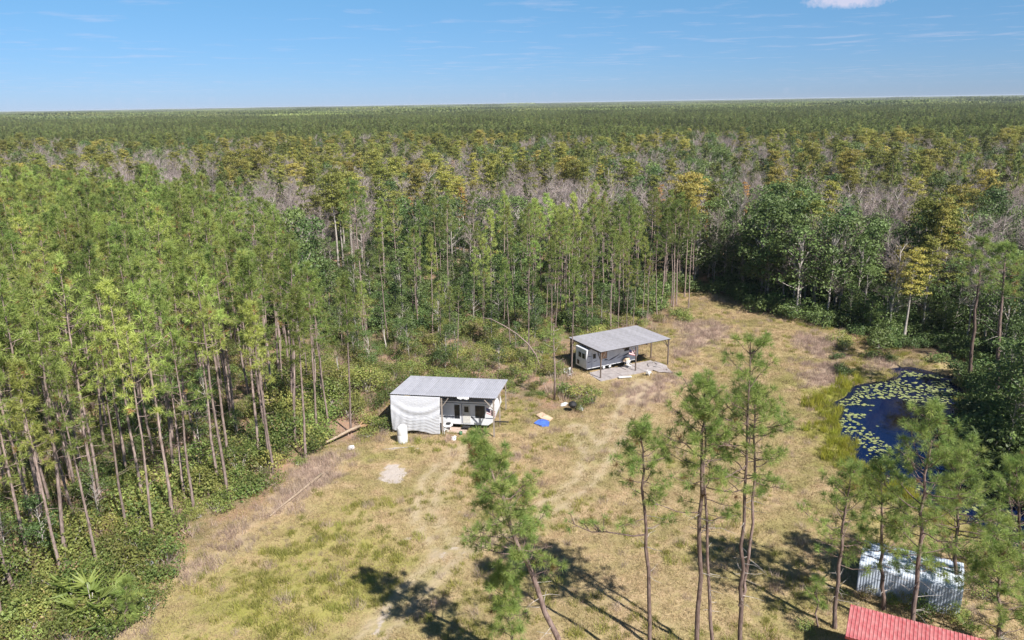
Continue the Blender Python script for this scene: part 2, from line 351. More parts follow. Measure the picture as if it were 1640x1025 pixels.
PINK = [pix((1270, 545), (1320, 540), (1350, 565), (1350, 610), (1315, 615), (1290, 580)), pix((1370, 590), (1400, 575), (1500, 575), (1460, 592), (1400, 602)),
        pix((1085, 520), (1150, 515), (1180, 530), (1130, 560), (1080, 580)), pix((975, 640), (1000, 610), (1080, 595), (1100, 610), (1040, 650)),
        pix((290, 900), (330, 845), (430, 800), (520, 735), (560, 730), (540, 760), (470, 830), (380, 900), (300, 930)), pix((100, 1013), (180, 960), (235, 980), (200, 1040))]
SAND = [pix((607, 757), (618, 742), (640, 739), (655, 752), (650, 770), (628, 775), (609, 770)), pix((640, 860), (652, 853), (662, 868), (655, 870)),
        pix((688, 878), (745, 879), (788, 871), (786, 878), (750, 886), (705, 886)), pix((715, 862), (760, 856), (775, 858), (740, 866)), pix((700, 888), (712, 890), (704, 905), (698, 902)),
        pix((602, 985), (618, 962), (632, 966), (612, 1015), (595, 1020)), pix((710, 925), (722, 912), (726, 918), (712, 935)), pix((612, 717), (675, 713), (675, 717), (612, 721)), pix((730, 820), (745, 815), (742, 822))]
SCRUB = [(-27, 76), (-14, 74), (-13, 84), (0, 82), (4, 80), (8, 80), (7, 88), (4, 93), (10, 100), (20, 106), (24, 116), (0, 112), (-16, 118), (-28, 104)]
STAND_A = [(-260, 10), (-46, 24), (-33, 40), (-25.5, 52), (-18.5, 66), (-21, 80), (-25, 95), (-39, 116), (-55, 142), (-76, 166), (-104, 180), (-150, 188), (-260, 195)]
STAND_B = [(1, 106), (9, 103), (22, 109), (28, 116), (31, 126), (33, 138), (18, 142), (2, 138)]
MIX_B = [(-30, 106), (-16, 112), (1, 106), (2, 138), (-30, 140)]

xs = np.unique(np.concatenate([np.arange(-62, 78, .7), -62 - np.geomspace(1, 40000, 60), 78 + np.geomspace(1, 40000, 60)]))
ys = np.unique(np.concatenate([np.arange(24, 132, .7), 24 - np.geomspace(1, 6000, 40), 132 + np.geomspace(1, 60000, 70)]))
X, Y = np.meshgrid(xs, ys)
near = (X > -63) & (X < 79) & (Y > 23) & (Y < 133)
dp = sdist(X, Y, POND) + .9 * wn(X, Y, 5)
Z = np.where(near, .10 * wn(X, Y, 9) + .05 * wn(X, Y, 2.5, 1), 0)
Z = np.where(Y > 300, -.2, Z)
sm = np.clip((dp + 1.2) / 2.2, 0, 1); sm = sm * sm * (3 - 2 * sm); Z = Z * (1 - sm) - 1.1 * sm
V = np.stack([X, Y, Z], -1).reshape(-1, 3); nx, ny = len(xs), len(ys)
ii = (np.arange(ny - 1)[:, None] * nx + np.arange(nx - 1)[None]).ravel()
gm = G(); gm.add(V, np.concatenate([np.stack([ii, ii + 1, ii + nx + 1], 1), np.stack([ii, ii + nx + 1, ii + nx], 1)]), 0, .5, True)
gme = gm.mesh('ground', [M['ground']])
def gattr(name, vals):
    a = gme.attributes.new(name, 'FLOAT', 'POINT'); a.data.foreach_set('value', np.clip(vals, 0, 1).astype(np.float32).ravel())
wob = 1.6 * wn(X, Y, 6, 2) + .6 * wn(X, Y, 2, 3)
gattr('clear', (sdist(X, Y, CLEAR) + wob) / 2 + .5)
gattr('green', np.maximum((sdist(X, Y, GREEN) + wob) / 2.5 + .3, .62 * ((sdist(X, Y, LGREEN) + 2 * wob) / 9 + .55).clip(0, 1)))
gattr('pink', np.max([(sdist(X, Y, q) + wob) / 3 + .2 for q in PINK], axis=0) * .9)
gattr('sand', np.max([sdist(X, Y, q) / 1.3 + .40 for q in SAND], axis=0) + .22 * wn(X, Y, .9, 3))
gattr('mud', np.maximum((dp + 1.0) / 1.0, .8 * ((sdist(X, Y, BOG) + wob) / 2 + .4).clip(0, 1)))
TR = [pix((560, 1060), (650, 960), (720, 890), (800, 845), (900, 800), (940, 765), (950, 720), (925, 685)), pix((720, 890), (680, 830), (690, 770), (740, 720)), pix((940, 765), (985, 700), (1010, 640), (1030, 612))]
def pdist(x, y, pl): return -np.max([sdist(x, y, [pl[i], pl[i + 1], (pl[i][0] + 1e-4, pl[i][1] + 1e-4)]) * 1. for i in range(len(pl) - 1)], axis=0)
tdm = np.min([pdist(X, Y, q) for q in TR], axis=0)
gattr('track', np.where(near, np.clip(1.1 - np.abs(tdm - .85) / .45, 0, 1) * .8 + np.clip(1 - tdm / 2.5, 0, 1) * .35, 0))
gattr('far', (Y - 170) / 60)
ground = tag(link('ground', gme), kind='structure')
wm = MB(); wm.poly([(28, 44, -.28), (62, 44, -.28), (62, 104, -.28), (28, 104, -.28)])
tag(wm.obj('pond_water', M['water']), kind='structure')

# ------------------------------------------------------------------ plant shapes
def tuft(g, c, axis, rng, n, ln, w, mat, spread=1.0):
    """clusters of needles: c (k,3) centres, axis (k,3) shoot direction"""
    k = len(c); b = np.repeat(c, n, 0); a = np.repeat(axis, n, 0)
    d = unit(a * rng.uniform(.1, 1.2, (k * n, 1)) + unit(rng.normal(size=(k * n, 3))) * spread)
    V, F = blades(b + d * .02, d, ln * rng.uniform(.7, 1.15, k * n), w, rng)
    tn = np.repeat(np.clip(rng.normal(.45, .2, k), 0, .93), n); tn = np.clip(tn + rng.normal(0, .1, k * n), 0, .95)
    dead = np.repeat(rng.rand(k) < .02, n); tn[dead] = 1
    g.add(V, F, mat, np.repeat(tn, 3))
def pine_shape(seed, H=18, base=.55, r0=.15, nb=34, tn=16, ln=.42, w=.05, wide=1.9, path=None, sides=6, stubs=8, tufts=4, dead=False, trunk=True):
    rng = np.random.RandomState(seed); g = G()
    n = 9; z = np.linspace(0, 1, n)
    if path is None:
        off = np.cumsum(rng.normal(0, .07, (n, 2)), 0) * H / 18; off -= off[0]
        path = np.column_stack([off * (1 - .2 * z[:, None]), z * H])
    else:
        path = np.array(path, float); s = np.linspace(0, 1, len(path)); path = np.column_stack([np.interp(z, s, path[:, i]) for i in range(3)])
    rad = r0 * (1 - z) ** .75 * .9 + .018; rad[0] *= 1.25
    if trunk:
        Vt, Ft = tube(path, rad, sides); g.add(Vt, Ft, 0, .5, True)
    at = lambda u: np.array([np.interp(u, z, path[:, i]) for i in range(3)])
    brs = []
    for i in range(nb):
        u = base + (1 - base) * ((i + rng.rand()) / nb) ** .9; u = min(u, .985)
        rel = (u - base) / (1 - base)
        ln_b = wide * (1.12 - rel) ** .65 * (0.55 + .45 * min(1, rel * 4 + .3)) * rng.uniform(.55, 1.2)
        az = i * 2.4 + rng.uniform(-.5, .5); el = -.1 + .95 * rel + rng.normal(0, .16)
        d0 = np.array([math.cos(az) * math.cos(el), math.sin(az) * math.cos(el), math.sin(el)])
        p0 = at(u); k = 5; q = np.linspace(0, 1, k)[:, None]
        pts = p0 + d0 * q * ln_b + np.array([0, 0, 1]) * (q ** 2) * ln_b * .28 + np.cumsum(rng.normal(0, .04, (k, 3)), 0) * ln_b * .6 * (q > 0)
        brs.append((pts, .012 + .016 * ln_b, ln_b))
    def put(g, pts, r, lb, rr):
        Vb, Fb = tube(pts, np.linspace(r, r * .3, len(pts)), 3); g.add(Vb, Fb, 0, .5, True)
        cs, ax = [pts[-1]], [unit(pts[-1] - pts[-2])]
        for j in range(int(round(tufts * (0.6 + lb / wide)))):
            u = rr.uniform(.42, .98); f = u * (len(pts) - 1); a = int(f); b0 = pts[a] + (pts[min(a + 1, len(pts) - 1)] - pts[a]) * (f - a)
            dd = unit(unit(pts[-1] - pts[0]) * .6 + rr.normal(size=3) * .75 + np.array([0, 0, .35])); l2 = rr.uniform(.15, .5) * (lb * .35 + .15)
            e = b0 + dd * l2
            Vb, Fb = tube(np.array([b0, e]), [r * .35, r * .2], 3); g.add(Vb, Fb, 0, .5)
            cs.append(e); ax.append(dd)
        return np.array(cs), np.array(ax)
    if trunk == 'parts': pass
    for pts, r, lb in brs:
        cs, ax = put(g, pts, r, lb, rng)
        if dead:
            if rng.rand() < .6: tuft(g, cs, ax, rng, max(3, tn // 3), ln * .8, w * .8, 1, .9)
        else: tuft(g, cs, ax, rng, tn, ln, w, 1, .85)
    if not dead: tuft(g, path[-1:], np.array([[0, 0, 1.]]), rng, tn * 2, ln * 1.1, w, 1, .7)
    for i in range(stubs):
        u = rng.uniform(base * .45, base * 1.05); az = rng.uniform(0, 6.28); p0 = at(u); l = rng.uniform(.3, 1.5) * wide / 2
        e = p0 + np.array([math.cos(az), math.sin(az), rng.uniform(-.3, .35)]) * l
        Vb, Fb = tube(np.array([p0, (p0 + e) / 2 + rng.normal(0, .06, 3), e]), [.022, .014, .006], 3); g.add(Vb, Fb, 0, .5)
    return g
def clump_crown(g, rng, centres, radii, nleaf, size, mat, flat=.8, up_bias=.25, base_t=.45, inner=.35):
    for c, r in zip(centres, radii):
        n = int(nleaf * r * r); d = unit(rng.normal(size=(n, 3))); d[:, 2] = np.abs(d[:, 2]) * np.where(rng.rand(n) < .78, 1, -1)
        rr = r * (inner + (1 - inner) * rng.rand(n) ** .45); p = c + d * rr[:, None] * np.array([1, 1, flat]) + rng.normal(0, .1 * r, (n, 3))
        nr = unit(d + rng.normal(0, .7, (n, 3)) + np.array([0, 0, up_bias])); V, F = leaves(p, nr, size * rng.uniform(.6, 1.3, n), rng)
        tn = np.clip(base_t + rng.normal(0, .12) + rng.normal(0, .22, n), 0, 1); g.add(V, F, mat, np.repeat(tn, 4))
def broad_shape(seed, H=12, R0=2.6, n=18, nleaf=75, size=.34, low=.35, flat=.85, trunk_r=.14, limbs=True):
    rng = np.random.RandomState(seed); g = G(); z = np.linspace(0, 1, 6)
    off = np.cumsum(rng.normal(0, .12, (6, 2)), 0); off -= off[0]; path = np.column_stack([off, z * H * .85])
    V, F = tube(path, trunk_r * (1 - z * .75), 5); g.add(V, F, 0, .5, True)
    cs, rs = [], []
    for i in range(n):
        u = rng.uniform(low, 1.0); prof = math.sin(math.pi * min(.95, max(.12, (u - low) / (1.02 - low) * .8 + .2))) ** .6
        a = i * 2.4 + rng.uniform(-.4, .4); q = R0 * prof * rng.uniform(.25, 1.0)
        c = np.array([math.cos(a) * q + np.interp(u, z, off[:, 0]), math.sin(a) * q + np.interp(u, z, off[:, 1]), H * u * .94]); cs.append(c); rs.append(rng.uniform(.55, 1.15) * R0 * .42)
        if limbs:
            s = np.array([np.interp(u * .8, z, path[:, 0]), np.interp(u * .8, z, path[:, 1]), H * u * .72])
            V, F = tube(np.array([s, (s + c) / 2 + rng.normal(0, .15, 3), c]), [.05, .035, .015], 3); g.add(V, F, 0, .5)
    clump_crown(g, rng, cs, rs, nleaf, size, 1, flat)
    return g
def cypress_shape(seed, H=19, R0=2.7, n=30, nleaf=60, size=.34, low=.4, top=.8):
    rng = np.random.RandomState(seed); g = G(); z = np.linspace(0, 1, 7)
    off = np.cumsum(rng.normal(0, .08, (7, 2)), 0); off -= off[0]; path = np.column_stack([off, z * H * .97])
    V, F = tube(path, .24 * (1 - z * .85) * (1 + .6 * np.exp(-z * 18)), 6); g.add(V, F, 0, .7, True)
    cs, rs = [], []
    for i in range(n):
        u = low + (1 - low) * (i + rng.rand()) / n; prof = (1.05 - (u - low) / (1 - low)) ** top * .8 + .2
        a = i * 2.4 + rng.uniform(-.5, .5); q = R0 * prof * rng.uniform(.3, 1)
        s = np.array([np.interp(u, z, off[:, 0]), np.interp(u, z, off[:, 1]), H * u * .95]); c = s + np.array([math.cos(a) * q, math.sin(a) * q, q * .15])
        V, F = tube(np.array([s, c]), [.04, .012], 3); g.add(V, F, 0, .7); cs += [c, s + (c - s) * .55]; rs += [rng.uniform(.5, .95) * R0 * .36, R0 * .3]
    clump_crown(g, rng, cs, rs, nleaf, size, 1, .38, .6, .5, .1)
    return g
def bare_shape(seed, H=14, R0=2.6, n=26, twigs=26, w=.028, moss=0):
    rng = np.random.RandomState(seed); g = G(); z = np.linspace(0, 1, 7)
    off = np.cumsum(rng.normal(0, .16, (7, 2)), 0); off -= off[0]; path = np.column_stack([off, z * H * .9])
    V, F = tube(path, .15 * (1 - z * .85), 5); g.add(V, F, 0, .8, True)
    for i in range(n):
        u = rng.uniform(.3, 1); a = i * 2.4 + rng.uniform(-.5, .5); l = R0 * rng.uniform(.45, 1.1) * (1.25 - u * .6)
        s = np.array([np.interp(u, z, path[:, 0]), np.interp(u, z, path[:, 1]), H * .9 * u]); e = s + np.array([math.cos(a), math.sin(a), rng.uniform(.5, 1.3)]) * l * .75
        mid = (s + e) / 2 + rng.normal(0, .12 * l, 3); V, F = tube(np.array([s, mid, e]), [.045, .028, .01], 3); g.add(V, F, 0, .8)
        t = rng.uniform(.25, 1, twigs)[:, None]; b = s + (mid - s) * np.minimum(t * 2, 1) + (e - mid) * np.maximum(t * 2 - 1, 0)
        d = unit(unit(e - s) * .9 + rng.normal(0, .65, (twigs, 3)) + np.array([0, 0, .4])); ll = rng.uniform(.4, 1.15, twigs) * R0 * .4
        V, F = blades(b, d, ll, w, rng); g.add(V, F, 1, np.repeat(rng.uniform(.1, .9, twigs), 3))
        b2 = b + d * (ll * rng.uniform(.3, .8, twigs))[:, None]; d2 = unit(d + rng.normal(0, .8, (twigs, 3))); V, F = blades(b2, d2, ll * .6, w * .8, rng); g.add(V, F, 1, np.repeat(rng.uniform(.1, .9, twigs), 3))
        if moss and rng.rand() < moss:
            k = 14; V, F = blades(s + (e - s) * rng.rand(k, 1), unit(np.array([0, 0, -1]) + rng.normal(0, .15, (k, 3))), rng.uniform(.3, .9, k), .08, rng); g.add(V, F, 1, 1)
    return g
def shrub_shape(seed, R0=1.2, H=1.5, n=11, nleaf=250, size=.135):
    rng = np.random.RandomState(seed); g = G(); cs, rs = [], []
    for i in range(n):
        a = rng.uniform(0, 6.28); q = R0 * rng.rand() ** .6 * .8; r = rng.uniform(.3, .55) * R0
        cs.append(np.array([math.cos(a) * q, math.sin(a) * q, max(.2, H * rng.uniform(.35, .95) * (1 - .4 * q / R0) - r * .4)])); rs.append(r)
        V, F = tube(np.array([[0, 0, -.05], cs[-1]]), [.025, .01], 3); g.add(V, F, 0, .4)
    clump_crown(g, rng, cs, rs, nleaf, size, 1, .9, .3, .45, .2); return g
def palm_shape(seed, n=16):
    rng = np.random.RandomState(seed); g = G()
    for i in range(n):
        a = i * 2.4; el = rng.uniform(.35, 1.3); d = np.array([math.cos(a) * math.cos(el), math.sin(a) * math.cos(el), math.sin(el)]); e = d * rng.uniform(.5, 1.0)
        V, F = tube(np.array([[0, 0, 0], e]), [.015, .01], 3); g.add(V, F, 0, .5)
        s = unit(np.cross(d, [0, 0, 1.])); k = 14; th = np.linspace(-1.5, 1.5, k)[:, None]; dd = unit(d * np.cos(th) + s * np.sin(th) - np.array([0, 0, .15]))
        V, F = blades(np.repeat(e[None], k, 0), dd, .6, .09, rng); g.add(V, F, 1, np.repeat(rng.uniform(.2, .9), k * 3))
    return g
def grass_shape(seed, R0=.5, n=70, ln=.35, w=.03, lean=.5, pw=.7):
    rng = np.random.RandomState(seed); g = G(); a = rng.uniform(0, 6.28, n); q = R0 * rng.rand(n) ** pw
    b = np.column_stack([np.cos(a) * q, np.sin(a) * q, np.full(n, -.03)]); d = unit(np.column_stack([rng.normal(0, lean, (n, 2)), np.ones(n)]))
    V, F = blades(b, d, ln * rng.uniform(.5, 1.2, n), w, rng); g.add(V, F, 0, np.repeat(rng.rand(n), 3)); return g

# ------------------------------------------------------------------ libraries of kinds
class Kind:
    def __init__(s, name, shapes, mats, parts=('trunk', 'crown')):
        s.name = name; s.mats = [M[k] for k in mats]; s.shapes = shapes; s.parts = parts; s._m = {}; s._c = None
    def part_meshes(s, i):
        if i not in s._m: s._m[i] = [s.shapes[i].mesh(s.name + '_' + p, s.mats, j) for j, p in enumerate(s.parts)]
        return s._m[i]
    def collection(s):
        if s._c is None:
            s._c = bpy.data.collections.new(s.name + '_shapes')
            for sh in s.shapes:
                s._c.objects.link(bpy.data.objects.new('%s_shape_%02d' % (s.name, len(s._c.objects)), sh.mesh(s.name, s.mats)))
        return s._c
    def place(s, i, loc, rz, sc, label, cat, group, name=None, tilt=(0, 0)):
        r = bpy.data.objects.new(name or s.name, None); COL.objects.link(r); r.location = loc
        r.rotation_euler = (tilt[0], tilt[1], rz); r.scale = sc if hasattr(sc, '__len__') else (sc, sc, sc); tag(r, label, cat, group)
        for p, me in zip(s.parts, s.part_meshes(i % len(s.shapes))):
            c = bpy.data.objects.new(p, me); COL.objects.link(c); c.parent = r
        return r
def stuff(name, kind, pts, rz, sc, label, cat, tilt=None, rng=np.random.RandomState(5)):
    n = len(pts); me = bpy.data.meshes.new(name); me.vertices.add(n); me.vertices.foreach_set('co', np.asarray(pts, np.float32).ravel())
    rot = np.zeros((n, 3), np.float32); rot[:, 2] = rz
    if tilt: rot[:, :2] = rng.normal(0, tilt, (n, 2))
    sc = np.asarray(sc, np.float32); sc = np.repeat(sc[:, None], 3, 1) if sc.ndim == 1 else sc
    a = me.attributes.new('rot', 'FLOAT_VECTOR', 'POINT'); a.data.foreach_set('vector', rot.ravel())
    a = me.attributes.new('scl', 'FLOAT_VECTOR', 'POINT'); a.data.foreach_set('vector', sc.astype(np.float32).ravel())
    a = me.attributes.new('variant', 'INT', 'POINT'); a.data.foreach_set('value', rng.randint(0, len(kind.shapes), n).astype(np.int32))
    o = link(name, me); tag(o, label, cat, None, 'stuff')
    ng = bpy.data.node_groups.new(name + '_nodes', 'GeometryNodeTree')
    ng.interface.new_socket('Geometry', in_out='INPUT', socket_type='NodeSocketGeometry'); ng.interface.new_socket('Geometry', in_out='OUTPUT', socket_type='NodeSocketGeometry')
    gi = N(ng, 'NodeGroupInput'); go = N(ng, 'NodeGroupOutput'); ci = N(ng, 'GeometryNodeCollectionInfo'); ip = N(ng, 'GeometryNodeInstanceOnPoints')
    ci.inputs['Collection'].default_value = kind.collection(); ci.inputs['Separate Children'].default_value = True; ci.inputs['Reset Children'].default_value = True
    ip.inputs['Pick Instance'].default_value = True
    def na(nm, ty):
        q = N(ng, 'GeometryNodeInputNamedAttribute', data_type=ty); q.inputs['Name'].default_value = nm; return q.outputs['Attribute']
    L(ng, gi.outputs[0], ip.inputs['Points']); L(ng, ci.outputs[0], ip.inputs['Instance']); L(ng, na('variant', 'INT'), ip.inputs['Instance Index'])
    L(ng, na('rot', 'FLOAT_VECTOR'), ip.inputs['Rotation']); L(ng, na('scl', 'FLOAT_VECTOR'), ip.inputs['Scale']); L(ng, ip.outputs[0], go.inputs[0])
    md = o.modifiers.new('scatter', 'NODES'); md.node_group = ng
    return o

K = {}
K['pine'] = Kind('pine_tree', [pine_shape(10 + i, 18, [.56, .66, .52, .60, .70, .62, .58, .64][i], .125, [26, 20, 28, 22, 18, 24, 30, 20][i], 19, .48, .052, [2.1, 1.7, 2.3, 1.9, 1.6, 2.0, 1.5, 2.2][i], tufts=4, stubs=12) for i in range(8)], ['bark', 'needles'])
K['pine_dead'] = Kind('pine_tree', [pine_shape(40 + i, 16, .5, .13, 26, 14, .35, .04, 1.5, dead=True) for i in range(2)], ['bark', 'dead_needles'])
K['far_pine'] = Kind('pine_tree', [pine_shape(60 + i, 17, .55, .14, 16, 5, .8, .26, 1.7, stubs=0, tufts=3, sides=4) for i in range(4)], ['bark_far', 'needles_far'])
K['broad'] = Kind('broadleaf_tree', [broad_shape(80 + i, 12, [2.9, 3.4, 2.5, 3.1, 2.8][i], 24, 70, low=[.15, .25, .1, .2, .3][i], size=.30) for i in range(5)], ['bark_grey', 'leaf'])
K['cypress'] = Kind('cypress_tree', [cypress_shape(100 + i, 19, [3.2, 3.8, 2.8, 3.4][i], top=[.4, .25, .6, .35][i], low=[.5, .62, .42, .55][i]) for i in range(4)], ['bark_grey', 'cypress'])
K['rust'] = Kind('cypress_tree', [cypress_shape(110 + i, 16, 1.9, 24) for i in range(2)], ['bark_grey', 'rust'])
K['bare'] = Kind('bare_tree', [bare_shape(120 + i, 14, [3.0, 3.5, 2.6, 3.1][i], 34, 30, .024, moss=.1) for i in range(4)], ['bark_grey', 'twig'])
K['shrub'] = Kind('shrub', [shrub_shape(140 + i, [1.2, 1.4, 1.1, 1.3, 1.2][i], [1.5, 1.2, 2.0, 1.6, 1.1][i]) for i in range(5)], ['bark_grey', 'leaf_shrub'], ('stems', 'foliage'))
K['darkshrub'] = Kind('shrub', [shrub_shape(160 + i, 1.3, [1.6, 2.0, 1.3][i], size=.18) for i in range(3)], ['bark_grey', 'leaf'], ('stems', 'foliage'))
K['rustshrub'] = Kind('shrub', [shrub_shape(165 + i, 1.2, .9, size=.12, nleaf=160) for i in range(2)], ['bark_grey', 'russet'], ('stems', 'foliage'))
K['palm'] = Kind('palmetto', [palm_shape(170 + i) for i in range(2)], ['bark_grey', 'palm'], ('stems', 'fronds'))
K['grass'] = Kind('grass_tuft', [grass_shape(180 + i, .55, 60, .26, .03, .8) for i in range(4)], ['grass'], ('blades',))
K['ggrass'] = Kind('green_tuft', [grass_shape(190 + i, .5, 70, .55, .035, .35) for i in range(3)], ['green_grass'], ('blades',))
K['reed'] = Kind('reed_tuft', [grass_shape(210 + i, .35, 46, 1.1, .05, .28) for i in range(3)], ['reeds'], ('blades',))
K['weed'] = Kind('weed_clump', [grass_shape(200 + i, .5, 60, .75, .022, .4) for i in range(3)], ['pink_weed'], ('blades',))

# ------------------------------------------------------------------ where plants stand
rg = np.random.RandomState(2024)
def jitter(x0, x1, y0, y1, s, j=.42):
    gx, gy = np.meshgrid(np.arange(x0, x1, s), np.arange(y0, y1, s)); gx = gx + (np.arange(gx.shape[0])[:, None] % 2) * s * .5
    p = np.column_stack([gx.ravel(), gy.ravel()]); return p + rg.uniform(-j * s, j * s, p.shape)
def wedge(p, m=10):                          # kept when near the view wedge
    return np.abs(p[:, 0]) < p[:, 1] * .70 + m + 6
CUT_W, CUT_S, POND_G = CLEAR, SCRUB, POND
def inA(p): return inpoly(p[:, 0], p[:, 1], STAND_A)
dclr = lambda p: -sdist(p[:, 0], p[:, 1], CLEAR)         # distance outside the clearing

HAND = [(103, 940), (48, 905), (9, 888), (122, 793), (162, 806), (230, 806), (276, 830), (311, 818), (349, 772), (380, 708), (415, 729), (425, 697), (367, 739), (468, 662), (436, 635),
        (279, 763), (201, 763), (168, 720), (40, 751), (507, 688), (526, 679), (562, 691), (586, 569), (664, 523), (818, 566), (847, 569), (786, 508), (693, 535), (722, 569), (708, 563),
        (1003, 530), (978, 528), (990, 525), (1083, 488), (1075, 490), (1078, 492), (915, 603), (1062, 478), (940, 520)]
hand = np.array([P(*q)[:2] for q in HAND])
A = jitter(-190, -10, 22, 212, 3.35); A = A[inA(A) & wedge(A) & (dclr(A) > 1.0) & (rg.rand(len(A)) < .93)]
B = jitter(-30, 36, 100, 160, 3.3); B = B[inpoly(B[:, 0], B[:, 1], STAND_B) & (rg.rand(len(B)) < .8)]
B2 = jitter(-34, 4, 100, 142, 4.6); B2 = B2[inpoly(B2[:, 0], B2[:, 1], MIX_B) & (rg.rand(len(B2)) < .5)]; B = np.concatenate([B, B2])
C = jitter(-30, 24, 78, 116, 6.0); C = C[inpoly(C[:, 0], C[:, 1], SCRUB) & (dclr(C) > 1.5) & (rg.rand(len(C)) < .42) & (C[:, 1] > 92)]
D = jitter(-330, 330, 104, 480, 4.7, .62)
edge = 390 + 80 * wn(D[:, 0], D[:, 1], 70) - .12 * D[:, 0]
okD = ~inA(D) & ~inpoly(D[:, 0], D[:, 1], STAND_B) & ~inpoly(D[:, 0], D[:, 1], MIX_B) & ~inpoly(D[:, 0], D[:, 1], SCRUB) & (dclr(D) > 2.5) & wedge(D) & (D[:, 1] < edge)
D = D[okD]
D2 = jitter(20, 100, 44, 150, 3.3); D2 = D2[(dclr(D2) > 3.5) & ((D2[:, 0] > 40) | (D2[:, 1] > 118)) & wedge(D2) & (D2[:, 1] < 145) & ~inpoly(D2[:, 0], D2[:, 1], STAND_B)]
pines = np.concatenate([A, B, C]);
dd = np.min(np.hypot(pines[:, None, 0] - hand[None, :, 0], pines[:, None, 1] - hand[None, :, 1]), 1); pines = pines[dd > 2.2]
pz = np.concatenate([np.full(len(hand), 1), np.zeros(len(pines), int)]); pines = np.concatenate([hand, pines])
dpn = np.hypot(pines[:, 0], pines[:, 1]); o_ = np.argsort(dpn); pines = pines[o_]; pz = pz[o_]
isA = inA(pines) | (pines[:, 0] < -15)
ph = np.where(isA, rg.uniform(.86, 1.16, len(pines)), rg.uniform(.74, .98, len(pines)))
ph = np.where(inpoly(pines[:, 0], pines[:, 1], SCRUB), rg.uniform(.45, .85, len(pines)), ph)
UNIQ = {0: 'tall bare trunked pine standing furthest forward in the bottom left corner', 1: 'tall pine whose foot is just left of the foremost one at bottom left', 2: 'pine cut by the left edge of the frame near the bottom'}
rz = rg.uniform(0, 6.28, len(pines)); NP = 300
handlab = {tuple(np.round(hand[i], 3)): UNIQ[i] for i in UNIQ}
handlab[tuple(np.round(hand[5], 3))] = 'straight pine at the grass edge, second clear trunk left of the near fallen log'
handlab[tuple(np.round(hand[6], 3))] = 'pine rising from the bushes nearest the upper end of the lower left shrubs'
handlab[tuple(np.round(hand[21], 3))] = 'slim pine standing just left of the tarp covered carport above the log butt'
handlab[tuple(np.round(hand[19], 3))] = 'pine leaning left above the long fallen log, left of two near the first carport'
handlab[tuple(np.round(hand[36], 3))] = 'slender pine crossing the left corner of the far carport roof'
for i in range(min(NP, len(pines))):
    x, y = pines[i]; k = 'pine' if (rg.rand() > .03 or i < 40) else 'pine_dead'
    lb = handlab.get((round(x, 3), round(y, 3)))
    if k == 'pine_dead': lb, gp = 'pine with browned sparse needles among green pines', 'browned pines in the stands'
    elif lb: gp = None
    elif isA[i]:
        e1 = float(-sdist(x, y, CLEAR)); ar = 'along the grass edge of the left stand' if e1 < 7 else 'in the nearer rows of the left stand' if y < 85 else 'in the back rows of the left stand'
        lb, gp = 'tall slender green pine with bare trunk ' + ar, 'pines ' + ar
    elif inpoly(x, y, SCRUB): lb, gp = 'small thin pine standing alone in the brush behind the carports', 'thin pines in the brush'
    else: lb, gp = 'slender green pine in the stand behind the far carport', 'pines of the middle stand'
    K[k].place(i, (x, y, 0), rz[i], (ph[i] * rg.uniform(.9, 1.1), ph[i] * rg.uniform(.9, 1.1), ph[i]), lb, 'tree', gp, tilt=(rg.normal(0, .03), rg.normal(0, .03)))
rest = pines[NP:]
stuff('pine_woodland', K['pine'], np.column_stack([rest, np.zeros(len(rest))]), rz[NP:], ph[NP:], 'crowns of green pines packed behind the nearer rows of the stands', 'pine trees', .02)

# swamp wood: cypress, bare, evergreen
allD = np.concatenate([D, D2]); u = rg.rand(len(allD))
nb_ = wn(allD[:, 0], allD[:, 1], 26, 1); nc_ = wn(allD[:, 0], allD[:, 1], 34, 2)
dist = np.hypot(allD[:, 0], allD[:, 1])
pb = np.clip(.36 + .34 * nb_, .05, .8) * np.clip((dist - 105) / 50, .12, 1); pc = np.clip(.12 + .42 * nc_ + .08 * (allD[:, 1] > 280) + .04 * (allD[:, 0] > 60), .03, .7) * np.clip((dist - 110) / 70, .03, 1)
kind = np.where(u < pb, 1, np.where(u < pb + pc, 2, np.where(u > .975, 3, np.where((u > .84) & (dist > 150), 4, 0))))
ORD = 'first second third fourth fifth sixth seventh eighth ninth tenth eleventh twelfth thirteenth fourteenth fifteenth sixteenth seventeenth eighteenth nineteenth twentieth'.split()
def number(group, what, tail):
    q = [o for o in COL.objects if o.get('group') == group]; q.sort(key=lambda o: o.location.x / max(1, o.location.y))
    if len(q) <= 40:
        for i, o in enumerate(q):
            h = i < (len(q) + 1) // 2; k = i if h else len(q) - 1 - i
            o['label'] = '%s, %s from the %s %s' % (what, ORD[k], 'left' if h else 'right', tail)
def area(x, y):
    if x < -15 and y < 118: return 'under the left pines'
    if x > 38 and y < 112: return 'on the far bank of the pond'
    if y < 135: return 'in the brush behind the carports' if x < 26 else 'in the thicket past the far end of the clearing'
    if y < 190: return 'in the front of the swamp wood' + (', left half' if x < 0 else ', right half')
    return 'deep in the swamp wood' + (', left half' if x < 0 else ', right half')
